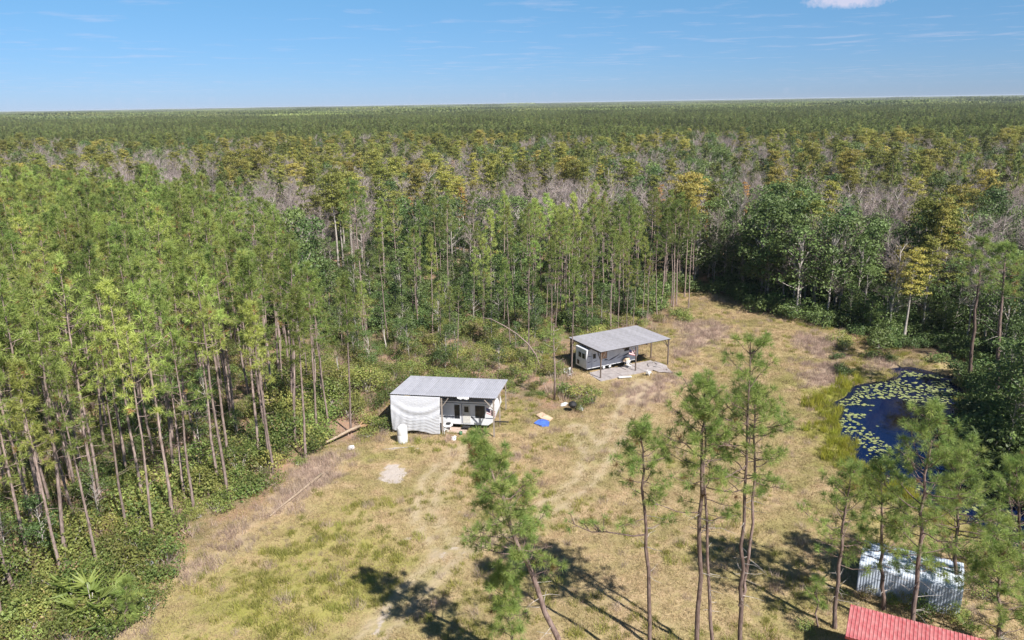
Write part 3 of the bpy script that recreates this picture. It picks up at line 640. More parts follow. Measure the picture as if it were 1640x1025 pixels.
def spread(name, kk, pts, hs, label_near, grp, label_far, far_name, cap=300, cat='tree', farcat='trees', wide=None, zoff=0):
    d = np.hypot(pts[:, 0], pts[:, 1]); o = np.argsort(d); pts = pts[o]; hs = hs[o]; r = rg.uniform(0, 6.28, len(pts))
    for i in range(min(cap, len(pts))):
        s = hs[i]; q = s * rg.uniform(.85, 1.2) * (wide or 1)
        ar = area(*pts[i]); kk.place(i * 7 + rg.randint(3), (pts[i, 0], pts[i, 1], zoff), r[i], (q, q, s), label_near + ' ' + ar, cat, grp + ' ' + ar.replace(',', ''))
    if len(pts) > cap: stuff(far_name, kk, np.column_stack([pts[cap:], np.full(len(pts) - cap, zoff)]), r[cap:], hs[cap:], label_far, farcat)
def sel(k): return allD[kind == k]
b_ = sel(0); hb = rg.uniform(.6, 1.3, len(b_)) * (1 + .18 * wn(b_[:, 0], b_[:, 1], 18, 4)); U_ = jitter(-90, 40, 40, 160, 5.2)
U_ = U_[wedge(U_) & (dclr(U_) > 4) & (inA(U_) & (rg.rand(len(U_)) < .4) | (inpoly(U_[:, 0], U_[:, 1], SCRUB) & (U_[:, 1] > 90) | inpoly(U_[:, 0], U_[:, 1], STAND_B) | inpoly(U_[:, 0], U_[:, 1], MIX_B)) & (rg.rand(len(U_)) < .75))]
hb = np.concatenate([hb, rg.uniform(.28, .62, len(U_)) * np.where(inpoly(U_[:, 0], U_[:, 1], MIX_B), 1.5, 1)]); b_ = np.concatenate([b_, U_]); d2 = np.hypot(b_[:, 0], b_[:, 1]); hb *= np.where((b_[:, 0] > 44) & (b_[:, 1] < 110), .75, 1)
spread('broad', K['broad'], b_, hb, 'dense dark green leafy tree', 'leafy evergreen trees', 'far green broadleaf crowns mixed through the swamp wood', 'broadleaf_woodland', wide=1.1)
c_ = sel(2); spread('cypress', K['cypress'], c_, rg.uniform(.62, 1.08, len(c_)), 'olive yellow cypress with pale trunk', 'yellowing cypresses', 'far yellowing cypress crowns standing through the swamp wood', 'cypress_woodland', cap=210)
c_ = sel(1); spread('bare', K['bare'], c_, rg.uniform(.85, 1.2, len(c_)), 'leafless grey twigged tree', 'leafless trees', 'far leafless grey crowns in the swamp wood', 'bare_woodland')
c_ = sel(3); spread('rust', K['rust'], c_, rg.uniform(.6, 1.0, len(c_)), 'small rust orange cypress', 'rust orange cypresses', 'rust orange cypress crowns', 'rusty_woodland', 70)
c_ = sel(4)
e_ = jitter(-330, 330, 330, 520, 4.8); edge = 390 + 80 * wn(e_[:, 0], e_[:, 1], 70) - .12 * e_[:, 0]; e_ = e_[wedge(e_) & (e_[:, 1] > edge + 18 * (e_[:, 0] > 30))]
e2 = jitter(-1120, 1120, 520, 1500, 6.5); e2 = e2[wedge(e2, 20)]
E_ = np.concatenate([c_, e_, e2]); hE = rg.uniform(.82, 1.06, len(E_)) + .05 * wn(E_[:, 0], E_[:, 1], 120, 3)
stuff('pine_plantation', K['far_pine'], np.column_stack([E_, np.zeros(len(E_))]), rg.uniform(0, 6.28, len(E_)), hE, 'endless olive green pine forest filling the land up to the horizon', 'pine forest')
# canopy blocks for the last kilometres: the same pines, joined, 110 m square
blk = []
for s in range(3):
    r_ = np.random.RandomState(300 + s); g = G(); n = 210; xy = r_.uniform(-62, 62, (n, 2)); hh = r_.uniform(13.5, 18, n)
    for j in range(n):
        c = np.array([xy[j, 0], xy[j, 1], hh[j] - 2.6]); d = unit(r_.normal(size=(9, 3))); d[:, 2] = np.abs(d[:, 2])
        V, F = leaves(c + d * r_.uniform(.5, 2.4, (9, 1)), unit(d + r_.normal(0, .4, (9, 3))), 3.4, r_); g.add(V, F, 1, np.repeat(r_.uniform(.1, .9), 36))
        g.add(np.array([[xy[j, 0] - .3, xy[j, 1], 0], [xy[j, 0] + .3, xy[j, 1], 0], [xy[j, 0], xy[j, 1], hh[j] - 1]]), [[0, 1, 2]], 0, .3)
    blk.append(g)
K['block'] = Kind('canopy_block', blk, ['bark_far', 'needles_far'])
f_ = jitter(-9500, 9500, 1450, 13000, 105, .2); f_ = f_[wedge(f_, 150)]
stuff('distant_forest', K['block'], np.column_stack([f_, np.zeros(len(f_))]), rg.uniform(0, 6.28, len(f_)), 1.0 + .16 * wn(f_[:, 0], f_[:, 1], 900, 2) + rg.normal(0, .10, len(f_)) + .35 * (rg.rand(len(f_)) > .985), 'dark band of distant forest along the horizon', 'forest')

# undergrowth
def shrubs():
    a = jitter(-110, -8, 24, 150, 1.75); a = a[(inA(a)) & (dclr(a) > .8) & wedge(a, 4)]
    dn = dclr(a); a = a[rg.rand(len(a)) < np.where(dn < 9, .95, np.where(wn(a[:, 0], a[:, 1], 11, 1) > -.45, .75, .3))]
    b = jitter(-30, 36, 76, 160, 1.7); b = b[(inpoly(b[:, 0], b[:, 1], SCRUB) | inpoly(b[:, 0], b[:, 1], STAND_B) | inpoly(b[:, 0], b[:, 1], MIX_B)) & (dclr(b) > 1.0)]; b = b[rg.rand(len(b)) < np.where(wn(b[:, 0], b[:, 1], 9, 2) > -.5, .72, .3)]
    c = jitter(18, 90, 44, 132, 2.1); dn = dclr(c); c = c[(dn > .9) & (dn < 13) & ((c[:, 0] > 38) | (c[:, 1] > 112)) & wedge(c, 4)]
    d = jitter(-120, 120, 108, 200, 3.2); d = d[~inA(d) & (dclr(d) > 10) & wedge(d)]; d = d[rg.rand(len(d)) < .5]
    return np.concatenate([a, b]), np.concatenate([c, d])
s1, s2_ = shrubs()
extra = np.array([P(*q)[:2] for q in ((640, 668), (612, 690), (600, 680), (590, 700), (1085, 505), (1095, 515), (1355, 560), (1345, 548), (925, 640), (950, 645), (905, 635), (932, 655), (385, 790), (400, 775), (360, 800), (345, 820), (260, 890), (210, 870), (60, 960), (30, 980), (95, 985), (200, 990), (225, 975), (150, 940), (5, 1000), (60, 1000), (20, 1025), (50, 1035), (90, 1010), (120, 1000), (150, 1010), (175, 1030), (110, 1035), (215, 1000), (235, 985), (185, 965), (245, 955), (165, 945), (255, 925), (225, 930), (270, 905), (10, 960), (35, 945), (80, 970))])
hs = np.concatenate([rg.uniform(.9, 1.5, len(extra)), rg.uniform(.6, 1.45, len(s1)) * np.where((s1[:, 0] < -15) & (dclr(s1) < 14), 1.35, 1)])
spread('shrub', K['shrub'], np.concatenate([extra, s1]), hs, 'yellow green leafy shrub', 'yellow green shrubs', 'mass of green undergrowth between the trunks', 'undergrowth', cap=170, cat='shrub', farcat='undergrowth')
near_p = (s2_[:, 0] > 38) & (s2_[:, 1] < 112)
spread('darkshrub', K['darkshrub'], s2_, np.where(near_p, rg.uniform(.9, 1.7, len(s2_)), rg.uniform(.8, 2.2, len(s2_))), 'dark green rounded bush', 'dark bushes', 'dark green thicket behind the bushes', 'thicket', cap=120, cat='shrub', farcat='undergrowth')
for i, (q, s, lb) in enumerate((((150, 985), 2.3, 'pale green palmetto fan clump in the bottom left brush'), ((125, 958), 1.9, 'smaller palmetto just behind the pale one at bottom left'), ((178, 1000), 1.8, 'low palmetto at the grass edge in the bottom left brush'), ((205, 800), 1.1, 'palmetto glowing pale among shrubs by the left pine trunks'), ((245, 790), .9, 'palmetto right of the pale one among the left trunks'))):
    K['palm'].place(i, tuple(P(*q)), i, s, lb, 'palmetto', None)

# grass on the clearing
gp = jitter(-46, 52, 34, 128, .52, .5); dcl = sdist(gp[:, 0], gp[:, 1], CLEAR) + 1.2 * wn(gp[:, 0], gp[:, 1], 5, 1)
def gz(p): return .10 * wn(p[:, 0], p[:, 1], 9) + .05 * wn(p[:, 0], p[:, 1], 2.5, 1)
dpd = np.maximum(sdist(gp[:, 0], gp[:, 1], POND) + .9 * wn(gp[:, 0], gp[:, 1], 5), -50)
sdn = np.max([sdist(gp[:, 0], gp[:, 1], q) for q in SAND], axis=0)
PAD = pix((938, 600), (960, 613), (1000, 608), (1018, 603), (1047, 598), (1062, 586), (1052, 577), (1015, 580), (960, 590))
tg_ = np.min([pdist(gp[:, 0], gp[:, 1], q) for q in TR], axis=0)
ok = ~((np.abs(tg_ - .85) < .4) & (rg.rand(len(gp)) < .75)) & (dcl > -2) & (dpd < -.15) & (sdn < -.2 + .5 * rg.rand(len(gp))) & wedge(gp, 3) & ~inpoly(gp[:, 0], gp[:, 1], PAD)
gp = gp[ok]; dpd = dpd[ok]
gr = np.maximum(sdist(gp[:, 0], gp[:, 1], GREEN), sdist(gp[:, 0], gp[:, 1], LGREEN) - .2) + 1.6 * wn(gp[:, 0], gp[:, 1], 6, 2) > rg.uniform(-.5, 2.5, len(gp))
gr &= ~((sdist(gp[:, 0], gp[:, 1], GREEN) < -1) & (rg.rand(len(gp)) < .55))
gr |= (dpd > -3.0) & (rg.rand(len(gp)) < np.where(gp[:, 1] > 84, .3, .8))
gr |= (wn(gp[:, 0], gp[:, 1], 8, 3) > .3) & (rg.rand(len(gp)) < .25)
pk = np.max([sdist(gp[:, 0], gp[:, 1], q) for q in PINK], axis=0) + 1.6 * wn(gp[:, 0], gp[:, 1], 6, 2) > rg.uniform(-.8, 2.0, len(gp))
pk |= (rg.rand(len(gp)) < .04)
gr &= ~pk
for nm, mk, kk, s0, lb in (('dry_grass', ~gr & ~pk, 'grass', 1, 'rough tan and green grass over the clearing'), ('green_grass', gr, 'ggrass', .8, 'bright yellow green grass by the pond and lower left'), ('dry_weeds', pk, 'weed', .9, 'dry pinkish grey weeds in drifts round the clearing edge')):
    q = gp[mk]; q = q if nm == 'dry_grass' else q[rg.rand(len(q)) < .8]
    stuff(nm, K[kk], np.column_stack([q, gz(q)]), rg.uniform(0, 6.28, len(q)), s0 * rg.uniform(.55, 1.35, len(q)), lb, 'grass')
rd_ = jitter(24, 46, 52, 96, .45, .5); dr_ = sdist(rd_[:, 0], rd_[:, 1], POND) + .9 * wn(rd_[:, 0], rd_[:, 1], 5)
rd_ = rd_[(dr_ < -.05) & (dr_ > -2.6 + rg.normal(0, .8, len(rd_))) & (sdist(rd_[:, 0], rd_[:, 1], GREEN) > -1.5) & (rg.rand(len(rd_)) < .5)]
stuff('reeds', K['reed'], np.column_stack([rd_, gz(rd_)]), rg.uniform(0, 6.28, len(rd_)), rg.uniform(.4, 1.15, len(rd_)), 'yellow green reeds along the near shore of the pond', 'reeds')
# weeds on the wood floor
wf = jitter(-60, 40, 34, 118, 1.3); wf = wf[(dclr(wf) > 0) & wedge(wf, 2) & (wf[:, 0] < 36)]; wf = wf[rg.rand(len(wf)) < .75]
stuff('woodland_weeds', K['weed'], np.column_stack([wf[::2], gz(wf[::2])]), rg.uniform(0, 6.28, len(wf[::2])), rg.uniform(.6, 2.0, len(wf[::2])), 'dry weeds on the floor of the pine wood', 'weeds')
stuff('woodland_grass', K['ggrass'], np.column_stack([wf[1::2], gz(wf[1::2])]), rg.uniform(0, 6.28, len(wf[1::2])), rg.uniform(.4, 1.0, len(wf[1::2])), 'green grass on the floor of the pine wood', 'grass')

# lily pads
lp = jitter(28, 62, 46, 102, .27, .5)
dw = np.maximum(sdist(lp[:, 0], lp[:, 1], POND) + .9 * wn(lp[:, 0], lp[:, 1], 5), -50); px, py, _ = proj(np.column_stack([lp, np.full(len(lp), -.25)]))
zn = wn(lp[:, 0], lp[:, 1], 3.2, 4) + .6 * wn(lp[:, 0], lp[:, 1], 1.2, 1)
OPEN = pix((1395, 655), (1450, 640), (1490, 655), (1500, 700), (1500, 760), (1455, 745), (1430, 715), (1400, 690), (1375, 668))
pr_ = np.where(inpoly(lp[:, 0], lp[:, 1], OPEN), zn > 1.1, np.where(py < 650, zn > -.75, np.where(px > 1560, zn > -.4, np.where((px < 1430) & (py > 665), zn > -.15, zn > .35))))
lp = lp[(dw > .35) & pr_ & (rg.rand(len(lp)) < .42)]
lpd = np.hypot(lp[:, 0], lp[:, 1]); lp = lp[np.argsort(lpd)]
pg = []
for s in range(3):
    a = np.linspace(.22, 6.06, 10); r_ = np.random.RandomState(s); rr = .5 * (1 + .08 * r_.normal(size=10)); V = np.vstack([[[0, 0, .012]], np.column_stack([rr * np.cos(a), rr * np.sin(a), .01 + .03 * r_.rand(10)])])
    top = [(0, i, i + 1) for i in range(1, 10)]; g = G(); g.add(V, top, 0, np.repeat(r_.uniform(.2, .9), 11)); pg.append(g)
K['pad'] = Kind('lily_pad', pg, ['pad'], ('pad',))
pm = [g.mesh('lily_pad', [M['pad']]) for g in pg]
for i in range(min(300, len(lp))):
    o = link('lily_pad', pm[i % 3], None, (lp[i, 0], lp[i, 1], -.275 + .004 * (i % 3)), (0, 0, rg.uniform(0, 6.28))); s = rg.uniform(.2, .42); o.scale = (s, s * rg.uniform(.8, 1), 1)
    tag(o, 'pale green lily pad afloat on the dark pond', 'lily pad', 'lily pads on the pond')
q = lp[300:]
if len(q): stuff('lily_pads', K['pad'], np.column_stack([q, np.full(len(q), -.272)]), rg.uniform(0, 6.28, len(q)), np.column_stack([s_ := rg.uniform(.2, .45, len(q)), s_, np.ones(len(q))]), 'pale green lily pads spread over the far side of the pond', 'lily pads')

# ------------------------------------------------------------------ foreground pines, branch by branch
def big_pine(label, path, base, nb, wide, r0, seed, tufts=6, needles=44, ln=.42, w=.021, stubs=11, fork=None, group=None, extra=()):
    rng = np.random.RandomState(seed); o0 = np.array(path[0], float); path = np.array(path, float) - o0; root = empty('pine_tree', tuple(o0), 0, label, 'tree', group)
    def stem(path, r0, base, nb):
        n = 14; z = np.linspace(0, 1, n); s = np.linspace(0, 1, len(path)); p = np.column_stack([np.interp(z, s, path[:, i]) for i in range(3)])
        p[1:-1, :2] += rng.normal(0, .055, (n - 2, 2)); rad = r0 * (1 - z) ** .8 + .02; rad[0] *= 1.2
        V, F = tube(p, rad, 8); g = G(); g.add(V, F, 0, .5, True); link('trunk', g.mesh('trunk', [M['bark_near']]), root)
        at = lambda u: np.array([np.interp(u, z, p[:, i]) for i in range(3)]); wood = [M['bark_near'], M['needles_near']]
        spec = [(base + (1 - base) * ((i + rng.rand()) / nb) ** .85, i * 2.4 + rng.uniform(-.6, .6), None) for i in range(nb)] + [(e[0], e[1], e[2]) for e in extra]
        for u, az, fixed in spec:
            u = min(u, .97); rel = max(0, (u - base) / (1 - base)); lb = fixed or wide * (1.1 - rel) ** .6 * (.6 + .4 * min(1, rel * 4)) * rng.uniform(.5, 1.25); el = -.12 + .9 * rel + rng.normal(0, .15)
            d0 = np.array([math.cos(az) * math.cos(el), math.sin(az) * math.cos(el), math.sin(el)]); b0 = at(u); k = 7; q = np.linspace(0, 1, k)[:, None]
            pts = d0 * q * lb + np.array([0, 0, 1]) * q ** 2 * lb * .22 + np.cumsum(rng.normal(0, .05, (k, 3)), 0) * lb * .5 * (q > 0); r = .012 + .011 * lb
            g = G(); V, F = tube(pts, np.linspace(r, r * .35, k), 5); g.add(V, F, 0, .5, True); cs, ax = [pts[-1]], [unit(pts[-1] - pts[-2])]
            for j in range(int(tufts * (.5 + lb / wide))):
                f = rng.uniform(.4, .97) * (k - 1); a = int(f); c0 = pts[a] + (pts[a + 1] - pts[a]) * (f - a); dd = unit(unit(pts[-1]) * .7 + rng.normal(size=3) * .7 + np.array([0, 0, .3])); e = c0 + dd * rng.uniform(.2, .55) * (lb * .3 + .25)
                V, F = tube(np.array([c0, (c0 + e) / 2 + rng.normal(0, .03, 3), e]), [r * .45, r * .35, r * .25], 4); g.add(V, F, 0, .5); cs.append(e); ax.append(dd)
            bo = link('branch', g.mesh('branch', wood, 0), root, tuple(b0))
            if rng.rand() < .94: n_ = G(); tuft(n_, np.array(cs), np.array(ax), rng, needles, ln, w, 0, .75); link('needles', n_.mesh('needles', [M['needles_near']]), bo)
        n_ = G(); tuft(n_, p[-1:] - 0, np.array([[0, 0, 1.]]), rng, needles * 2, ln, w, 0, .6); link('needles', n_.mesh('needles', [M['needles_near']]), root)
        for i in range(stubs):
            u = rng.uniform(base * .4, base); a = rng.uniform(0, 6.28); e = np.array([math.cos(a), math.sin(a), rng.uniform(-.2, .3)]) * rng.uniform(.3, 1.6); g = G()
            V, F = tube(np.array([[0, 0, 0], e * .5 + rng.normal(0, .06, 3), e]), [.022, .014, .006], 4); g.add(V, F, 0, .5); link('dead_branch', g.mesh('dead_branch', [M['bark_grey']]), root, tuple(at(u)))
    stem(path, r0, base, nb)
    if fork is not None: stem(np.array(fork, float) - o0, r0 * .75, base * 1.02, int(nb * .75))
    return root
def trunkpath(Y0, pts, dY=0):                # world path of a trunk from its foot upward, drifting dY metres in depth
    n = len(pts); return [tuple(PY(a, b, Y0 + dY * i / max(1, n - 1))) for i, (a, b) in enumerate(pts)]
def grounded(px, py): return P(px, py)[:3]
b1 = P(925, 1120); big_pine('pine leaning strongly left over the middle foreground', trunkpath(b1[1], [(925, 1120), (889, 1013), (853, 925), (826, 865), (806, 805), (788, 760), (756, 708)], .8), .34, 64, 2.35, .16, 501, tufts=8, extra=((.42, 2.9, 3.0), (.46, 3.3, 2.8)))
b1 = P(825, 1110); big_pine('young bright pine at the bottom edge beneath the leaning pine', trunkpath(b1[1], [(825, 1110), (816, 1000), (806, 915)]), .35, 40, 1.5, .08, 502, stubs=2)
b1 = P(1041, 1085); big_pine('thin crooked pine with a long left limb, left of the foreground trio', trunkpath(b1[1], [(1041, 1085), (1036, 900), (1031, 760), (1024, 685)]), .56, 34, 2.0, .11, 503, tufts=5, extra=((.44, 3.1, 4.0), (.5, 3.3, 1.6), (.46, .4, 1.4)))
b1 = P(1116, 1085); big_pine('straight pine in the middle of the foreground trio, left of its partner', trunkpath(b1[1], [(1116, 1085), (1120, 850), (1124, 700), (1127, 615)]), .50, 44, 2.4, .13, 504, tufts=5, extra=((.4, 3.3, 2.6), (.38, .3, 2.8)))
b1 = P(1146, 1085); big_pine('slighter pine with bowed foot beside the straight pine of the trio', trunkpath(b1[1], [(1146, 1085), (1140, 1005), (1134, 930), (1130, 800), (1130, 700), (1126, 665)]), .55, 26, 1.9, .10, 505, tufts=4)
b1 = P(1188, 1085); pp = trunkpath(b1[1], [(1188, 1085), (1185, 962), (1190, 860), (1197, 700), (1202, 548)])
big_pine('tallest foreground pine, its trunk forked in two near the ground', pp, .58, 40, 2.4, .13, 506, tufts=5, fork=trunkpath(b1[1] + .1, [(1186, 970), (1195, 930), (1207, 820), (1207, 700), (1208, 640)], .3), extra=((.62, 3.0, 2.8), (.7, 3.3, 2.2)))
b1 = P(1337, 1005); big_pine('dark trunked pine left of the pale blue shed', trunkpath(b1[1], [(1337, 1005), (1344, 895), (1352, 830), (1363, 750)]), .3, 34, 2.5, .12, 507, tufts=6)
b1 = P(1415, 975); big_pine('bushy pine standing behind the left end of the pale blue shed', trunkpath(b1[1], [(1415, 975), (1412, 860), (1410, 745)]), .3, 40, 2.6, .12, 508, tufts=7)
b1 = P(1461, 1026); big_pine('big dark trunked pine in front of the pale blue shed', trunkpath(b1[1], [(1461, 1026), (1472, 900), (1483, 770), (1494, 655)]), .28, 56, 2.9, .14, 509, tufts=7)
b1 = P(1529, 968); big_pine('full crowned pine at the right end of the pale blue shed', trunkpath(b1[1], [(1529, 968), (1533, 850), (1540, 725)]), .22, 60, 3.3, .13, 510, tufts=8)
b1 = P(1640, 960); big_pine('dense pine at the right edge above the shed', trunkpath(b1[1], [(1640, 960), (1635, 850), (1628, 745)]), .15, 52, 3.1, .13, 511, tufts=8)
b1 = P(1600, 1040); big_pine('pine in the bottom right corner', trunkpath(b1[1], [(1600, 1040), (1600, 960), (1602, 885)]), .15, 42, 2.7, .12, 512, tufts=7)
b1 = P(1310, 1003); big_pine('knee high pine sapling on the grass left of the dark trunk', trunkpath(b1[1], [(1310, 1003), (1308, 960), (1306, 930)]), .3, 12, .7, .04, 513, tufts=3, stubs=0)
b1 = P(200, 1012); big_pine('bright little pine sapling in the bottom left brush', trunkpath(b1[1], [(200, 1012), (203, 930)]), .15, 22, .95, .05, 514, tufts=3, stubs=0)
# the two tall pines on the pond's right bank
b1 = P(1598, 650); big_pine('tall straight pine with dead white limbs on the right bank of the pond', trunkpath(b1[1], [(1598, 650), (1600, 540), (1605, 470), (1612, 395)]), .62, 34, 3.0, .22, 520, tufts=6, needles=30, ln=.5, w=.036, stubs=8)
b1 = P(1553, 610); big_pine('slightly leaning tall pine hung with moss, left of the straight one by the pond', trunkpath(b1[1], [(1553, 610), (1560, 520), (1568, 455), (1575, 385)]), .62, 30, 2.8, .2, 521, tufts=6, needles=30, ln=.5, w=.036, stubs=5)

# dead snags, logs, the bowed trunk
def log(name, a, b, r, mat, label, cat, butt=None, k=7):
    a, b = Vector(tuple(a)), Vector(tuple(b)); root = empty(name, a, 0, label, cat); n = 7; pts = [(b - a) * (i / (n - 1)) + Vector((rg.normal(0, r * .2), rg.normal(0, r * .2), rg.normal(0, r * .1))) for i in range(n)]
    MB().tube(pts, [r * (1 - .5 * i / (n - 1)) for i in range(n)], k).obj('bark', M[mat], root, True)
    if butt:
        m_ = MB(); 
        for i in range(9): m_.bar(Vector((0, 0, 0)), -(b - a).normalized() * rg.uniform(.3, .9) + Vector(rg.normal(0, .22, 3)), .09)
        m_.obj('splintered_end', M['log_orange'], root)
    return root
z_ = lambda q, h: Vector(tuple(P(q[0], q[1]))) + Vector((0, 0, h))
log('fallen_log', z_((576, 690), .55), z_((500, 724), .3), .17, 'log', 'long fallen pine trunk with an orange broken butt left of the tarp carport', 'log', True)
log('fallen_log', z_((515, 765), .35), z_((432, 830), .2), .14, 'log', 'bare fallen log lying at the grass edge, lower left of the white sand patch', 'log')
log('plank', z_((612, 721), .06), z_((664, 716), .06), .06, 'bark_grey', 'long pale plank on the grass in front of the white tank', 'plank', k=4)
bp = [P(865, 590)[:3] + np.array([0, 0, 0])]; Yb = bp[0][1]
m_ = MB().tube([Vector(tuple(PY(a, b, Yb))) for a, b in ((866, 590), (858, 568), (845, 550), (828, 535), (808, 522), (787, 511), (770, 508))], [.10, .09, .085, .075, .06, .045, .02], 7)
tag(m_.obj('bowed_trunk', M['bark'], None, True), 'dead trunk bowed over in an arch above the brush between the carports', 'dead tree')
for i, (q, h, lb) in enumerate((((618, 566), 3.4, 'pale broken snag standing in the brush above the first carport'), ((543, 606), 2.8, 'short white snag stump left of the first carport'), ((888, 642), 9.0, 'dead grey trunk with a tuft of green standing at the shrub edge between the carports'))):
    b = P(*q); r = empty('dead_tree', tuple(b), 0, lb, 'dead tree')
    MB().tube([(0, 0, 0), (.05, 0, h * .4), (-.1, 0, h * .75), (-.05, .1, h)], [.12 if i == 2 else .15, .1, .08, .03], 7).obj('trunk', M['bark_grey' if i < 2 else 'bark'], r, True)
    if i == 2:
        for j in range(9):
            a = j * 2.4; MB().tube([(0, 0, 0), (math.cos(a) * .5, math.sin(a) * .5, .1), (math.cos(a) * 1.1, math.sin(a) * 1.1, .5)], [.03, .02, .008], 4).obj('branch', M['bark_grey'], r, True, (-.05, .05, h * (.5 + .05 * j)))
        g = G(); tuft(g, np.array([[rg.normal(0, .7), rg.normal(0, .7), h * .82 + rg.normal(0, 1.2)] for _ in range(46)]), np.tile([[0, 0, 1.]], (46, 1)), rg, 20, .42, .04, 0); link('needles', g.mesh('needles', [M['needles']]), r)

# ------------------------------------------------------------------ carports
M['roof'] = plain('galvanised_roof', (.42, .42, .47), .5, .1, .4, (.33, .33, .37), .9, var=.09)
M['roof_worn'] = plain('worn_galvanised_roof', (.40, .39, .43), .55, .1, .4, (.31, .30, .31), 1.6, var=.08)
M['post'] = plain('dark_timber', (.11, .085, .07), .85, col2=(.17, .13, .11), nscale=8)
M['post_pale'] = plain('grey_timber', (.25, .21, .18), .85, col2=(.34, .29, .25), nscale=8)
M['white'] = plain('white_plastic', (.66, .66, .67), .5, nscale=6, col2=(.56, .56, .58))
M['rv'] = plain('camper_shell', (.78, .79, .82), .35, nscale=1.2, col2=(.55, .57, .61))
M['rv2'] = plain('white_camper_shell', (.64, .65, .68), .35, nscale=1.2, col2=(.6, .62, .66))
M['rvroof'] = plain('camper_roof', (.5, .5, .48), .8)
M['navy'] = plain('navy_stripe', (.025, .03, .07), .4)
M['greystripe'] = plain('grey_stripe', (.25, .27, .32), .4)
M['black'] = plain('black_rubber', (.02, .02, .022), .7, bump=.3)
M['darkmetal'] = plain('dark_metal', (.05, .05, .055), .5, .5)
M['door'] = plain('door_skin', (.60, .59, .56), .5)
M['frame'] = plain('window_frame', (.06, .06, .065), .5)
M['curtain'] = plain('orange_curtain', (.45, .22, .10), .9, col2=(.6, .42, .3))
m, t, o = newmat('window_glass'); M['glass'] = m; p = N(t, 'ShaderNodeBsdfPrincipled'); L(t, p.outputs[0], o.inputs[0]); p.inputs['Base Color'].default_value = (.012, .016, .022, 1); val(p, Roughness=.08)
M['blue'] = plain('blue_tarp', (.05, .12, .50), .5, col2=(.10, .20, .62), nscale=4)
M['beige'] = plain('beige_board', (.56, .42, .30), .8, col2=(.48, .34, .24))
M['slab'] = plain('weathered_slab', (.26, .23, .23), .9, col2=(.36, .33, .33), nscale=2.5, bump=.4, bscale=12)
M['ply'] = plain('weathered_plywood', (.40, .30, .26), .9, col2=(.48, .38, .33))
M['red'] = plain('red_roof_paint', (.34, .07, .08), .6, col2=(.46, .20, .20), nscale=1.7, var=.06)
M['redwall'] = plain('dark_red_wall', (.22, .035, .03), .7)
M['steel'] = plain('galvanised_shed', (.54, .59, .68), .6, .0, .3, (.40, .46, .57), .7, var=.08)
M['green'] = plain('green_plastic', (.06, .16, .08), .5)

def panel_mesh(name, w, ln, mat, pitch=.225, h=.022):
    n = int(round(w / pitch)); v, f = [], []; xs_ = []
    for i in range(n):
        x0 = i * w / n; xs_ += [(x0, 0), (x0 + .03, h), (x0 + .06, h), (x0 + .09, 0)]
    xs_.append((w, 0))
    for x, z in xs_: v += [(x, 0, z), (x, ln, z), (x, 0, z - .006), (x, ln, z - .006)]
    for i in range(len(xs_) - 1):
        a = i * 4; b = a + 4; f += [(a, b, b + 1, a + 1), (a + 2, a + 3, b + 3, b + 2), (a, a + 2, b + 2, b), (a + 1, b + 1, b + 3, a + 3)]
    me = bpy.data.meshes.new(name); me.from_pydata(v, [], f); me.materials.append(mat); me.update(); return me
def carport(name, corner, ang, W, Dp, zf, zb, label, posts, roofmat, postmat, n=12):
    """corner = front left corner of the roof on the ground; x runs along the front edge"""
    r = empty(name, (corner[0], corner[1], 0), ang, label, 'carport'); sl = math.atan2(zb - zf, Dp); ln = math.hypot(Dp, zb - zf)
    me = panel_mesh('roof_panel', W / n, ln, M[roofmat])
    for i in range(n): link('roof_panel', me, r, (i * W / n, 0, zf + .004 * (i % 2)), (sl, 0, rg.normal(0, .0015)))
    for j in range(6):
        y = .12 + (Dp - .24) * j / 5; z = zf + (zb - zf) * y / Dp - .05; MB().box((W / 2, y, z), (W - .1, .05, .09)).obj('purlin', M[postmat], r)
    nr = 4
    for j in range(nr):
        x = .15 + (W - .3) * j / (nr - 1); m_ = MB(); m_.bar((x, .1, zf - .19), (x, Dp - .1, zb - .19), .06, .16); m_.obj('rafter', M[postmat], r)
    for x, y, br in posts:
        zt = zf + (zb - zf) * y / Dp - .27
        MB().box((0, 0, zt / 2 - .1), (.13, .13, zt + .2)).obj('post', M[postmat], r, loc=(x, y, 0))
        for bx, by in br: MB().bar((x, y, zt - .95), (x + bx, y + by, zt + .04 + (zb - zf) / Dp * by), .07).obj('brace', M[postmat], r)
    return r, sl
# first carport: roof corners about (-12.4,72.4) (-1.8,70.3) (-0.2,77.3) (-11.1,79.3)
ang1 = math.atan2(-1.75, 10.7); c1, sl1 = carport('carport', (-12.35, 71.9), ang1, 10.8, 7.3, 4.2, 3.5, 'carport with pale ribbed metal roof and a white tarp down half its front', 
    [(.12, .15, ()), (5.25, .15, ((.7, 0), (-.7, 0))), (10.5, .15, ((-.9, 0), (0, .8))), (10.55, 3.2, ((0, .8), (0, -.8))), (10.55, 7.0, ((0, -.9),)), (.12, 3.4, ()), (.12, 7.1, ()), (5.3, 7.1, ())], 'roof', 'post_pale')
def L1(x, y, z=0): return Matrix.Rotation(ang1, 3, 'Z') @ Vector((x, y, z)) + Vector((-12.35, 71.9, 0))
# crumpled eave flashing
m_ = MB()
for i in range(6): m_.poly([(6.9 + i * .2, -.02, 4.2 + .03 * (i % 2)), (7.1 + i * .2, -.02, 4.2 + .03 * ((i + 1) % 2)), (7.1 + i * .2, -.05 - .04 * (i % 2), 4.05 - .06 * ((i + 1) % 3)), (6.9 + i * .2, -.05, 4.08 - .06 * (i % 3))])
m_.obj('bent_flashing', M['white'], c1)
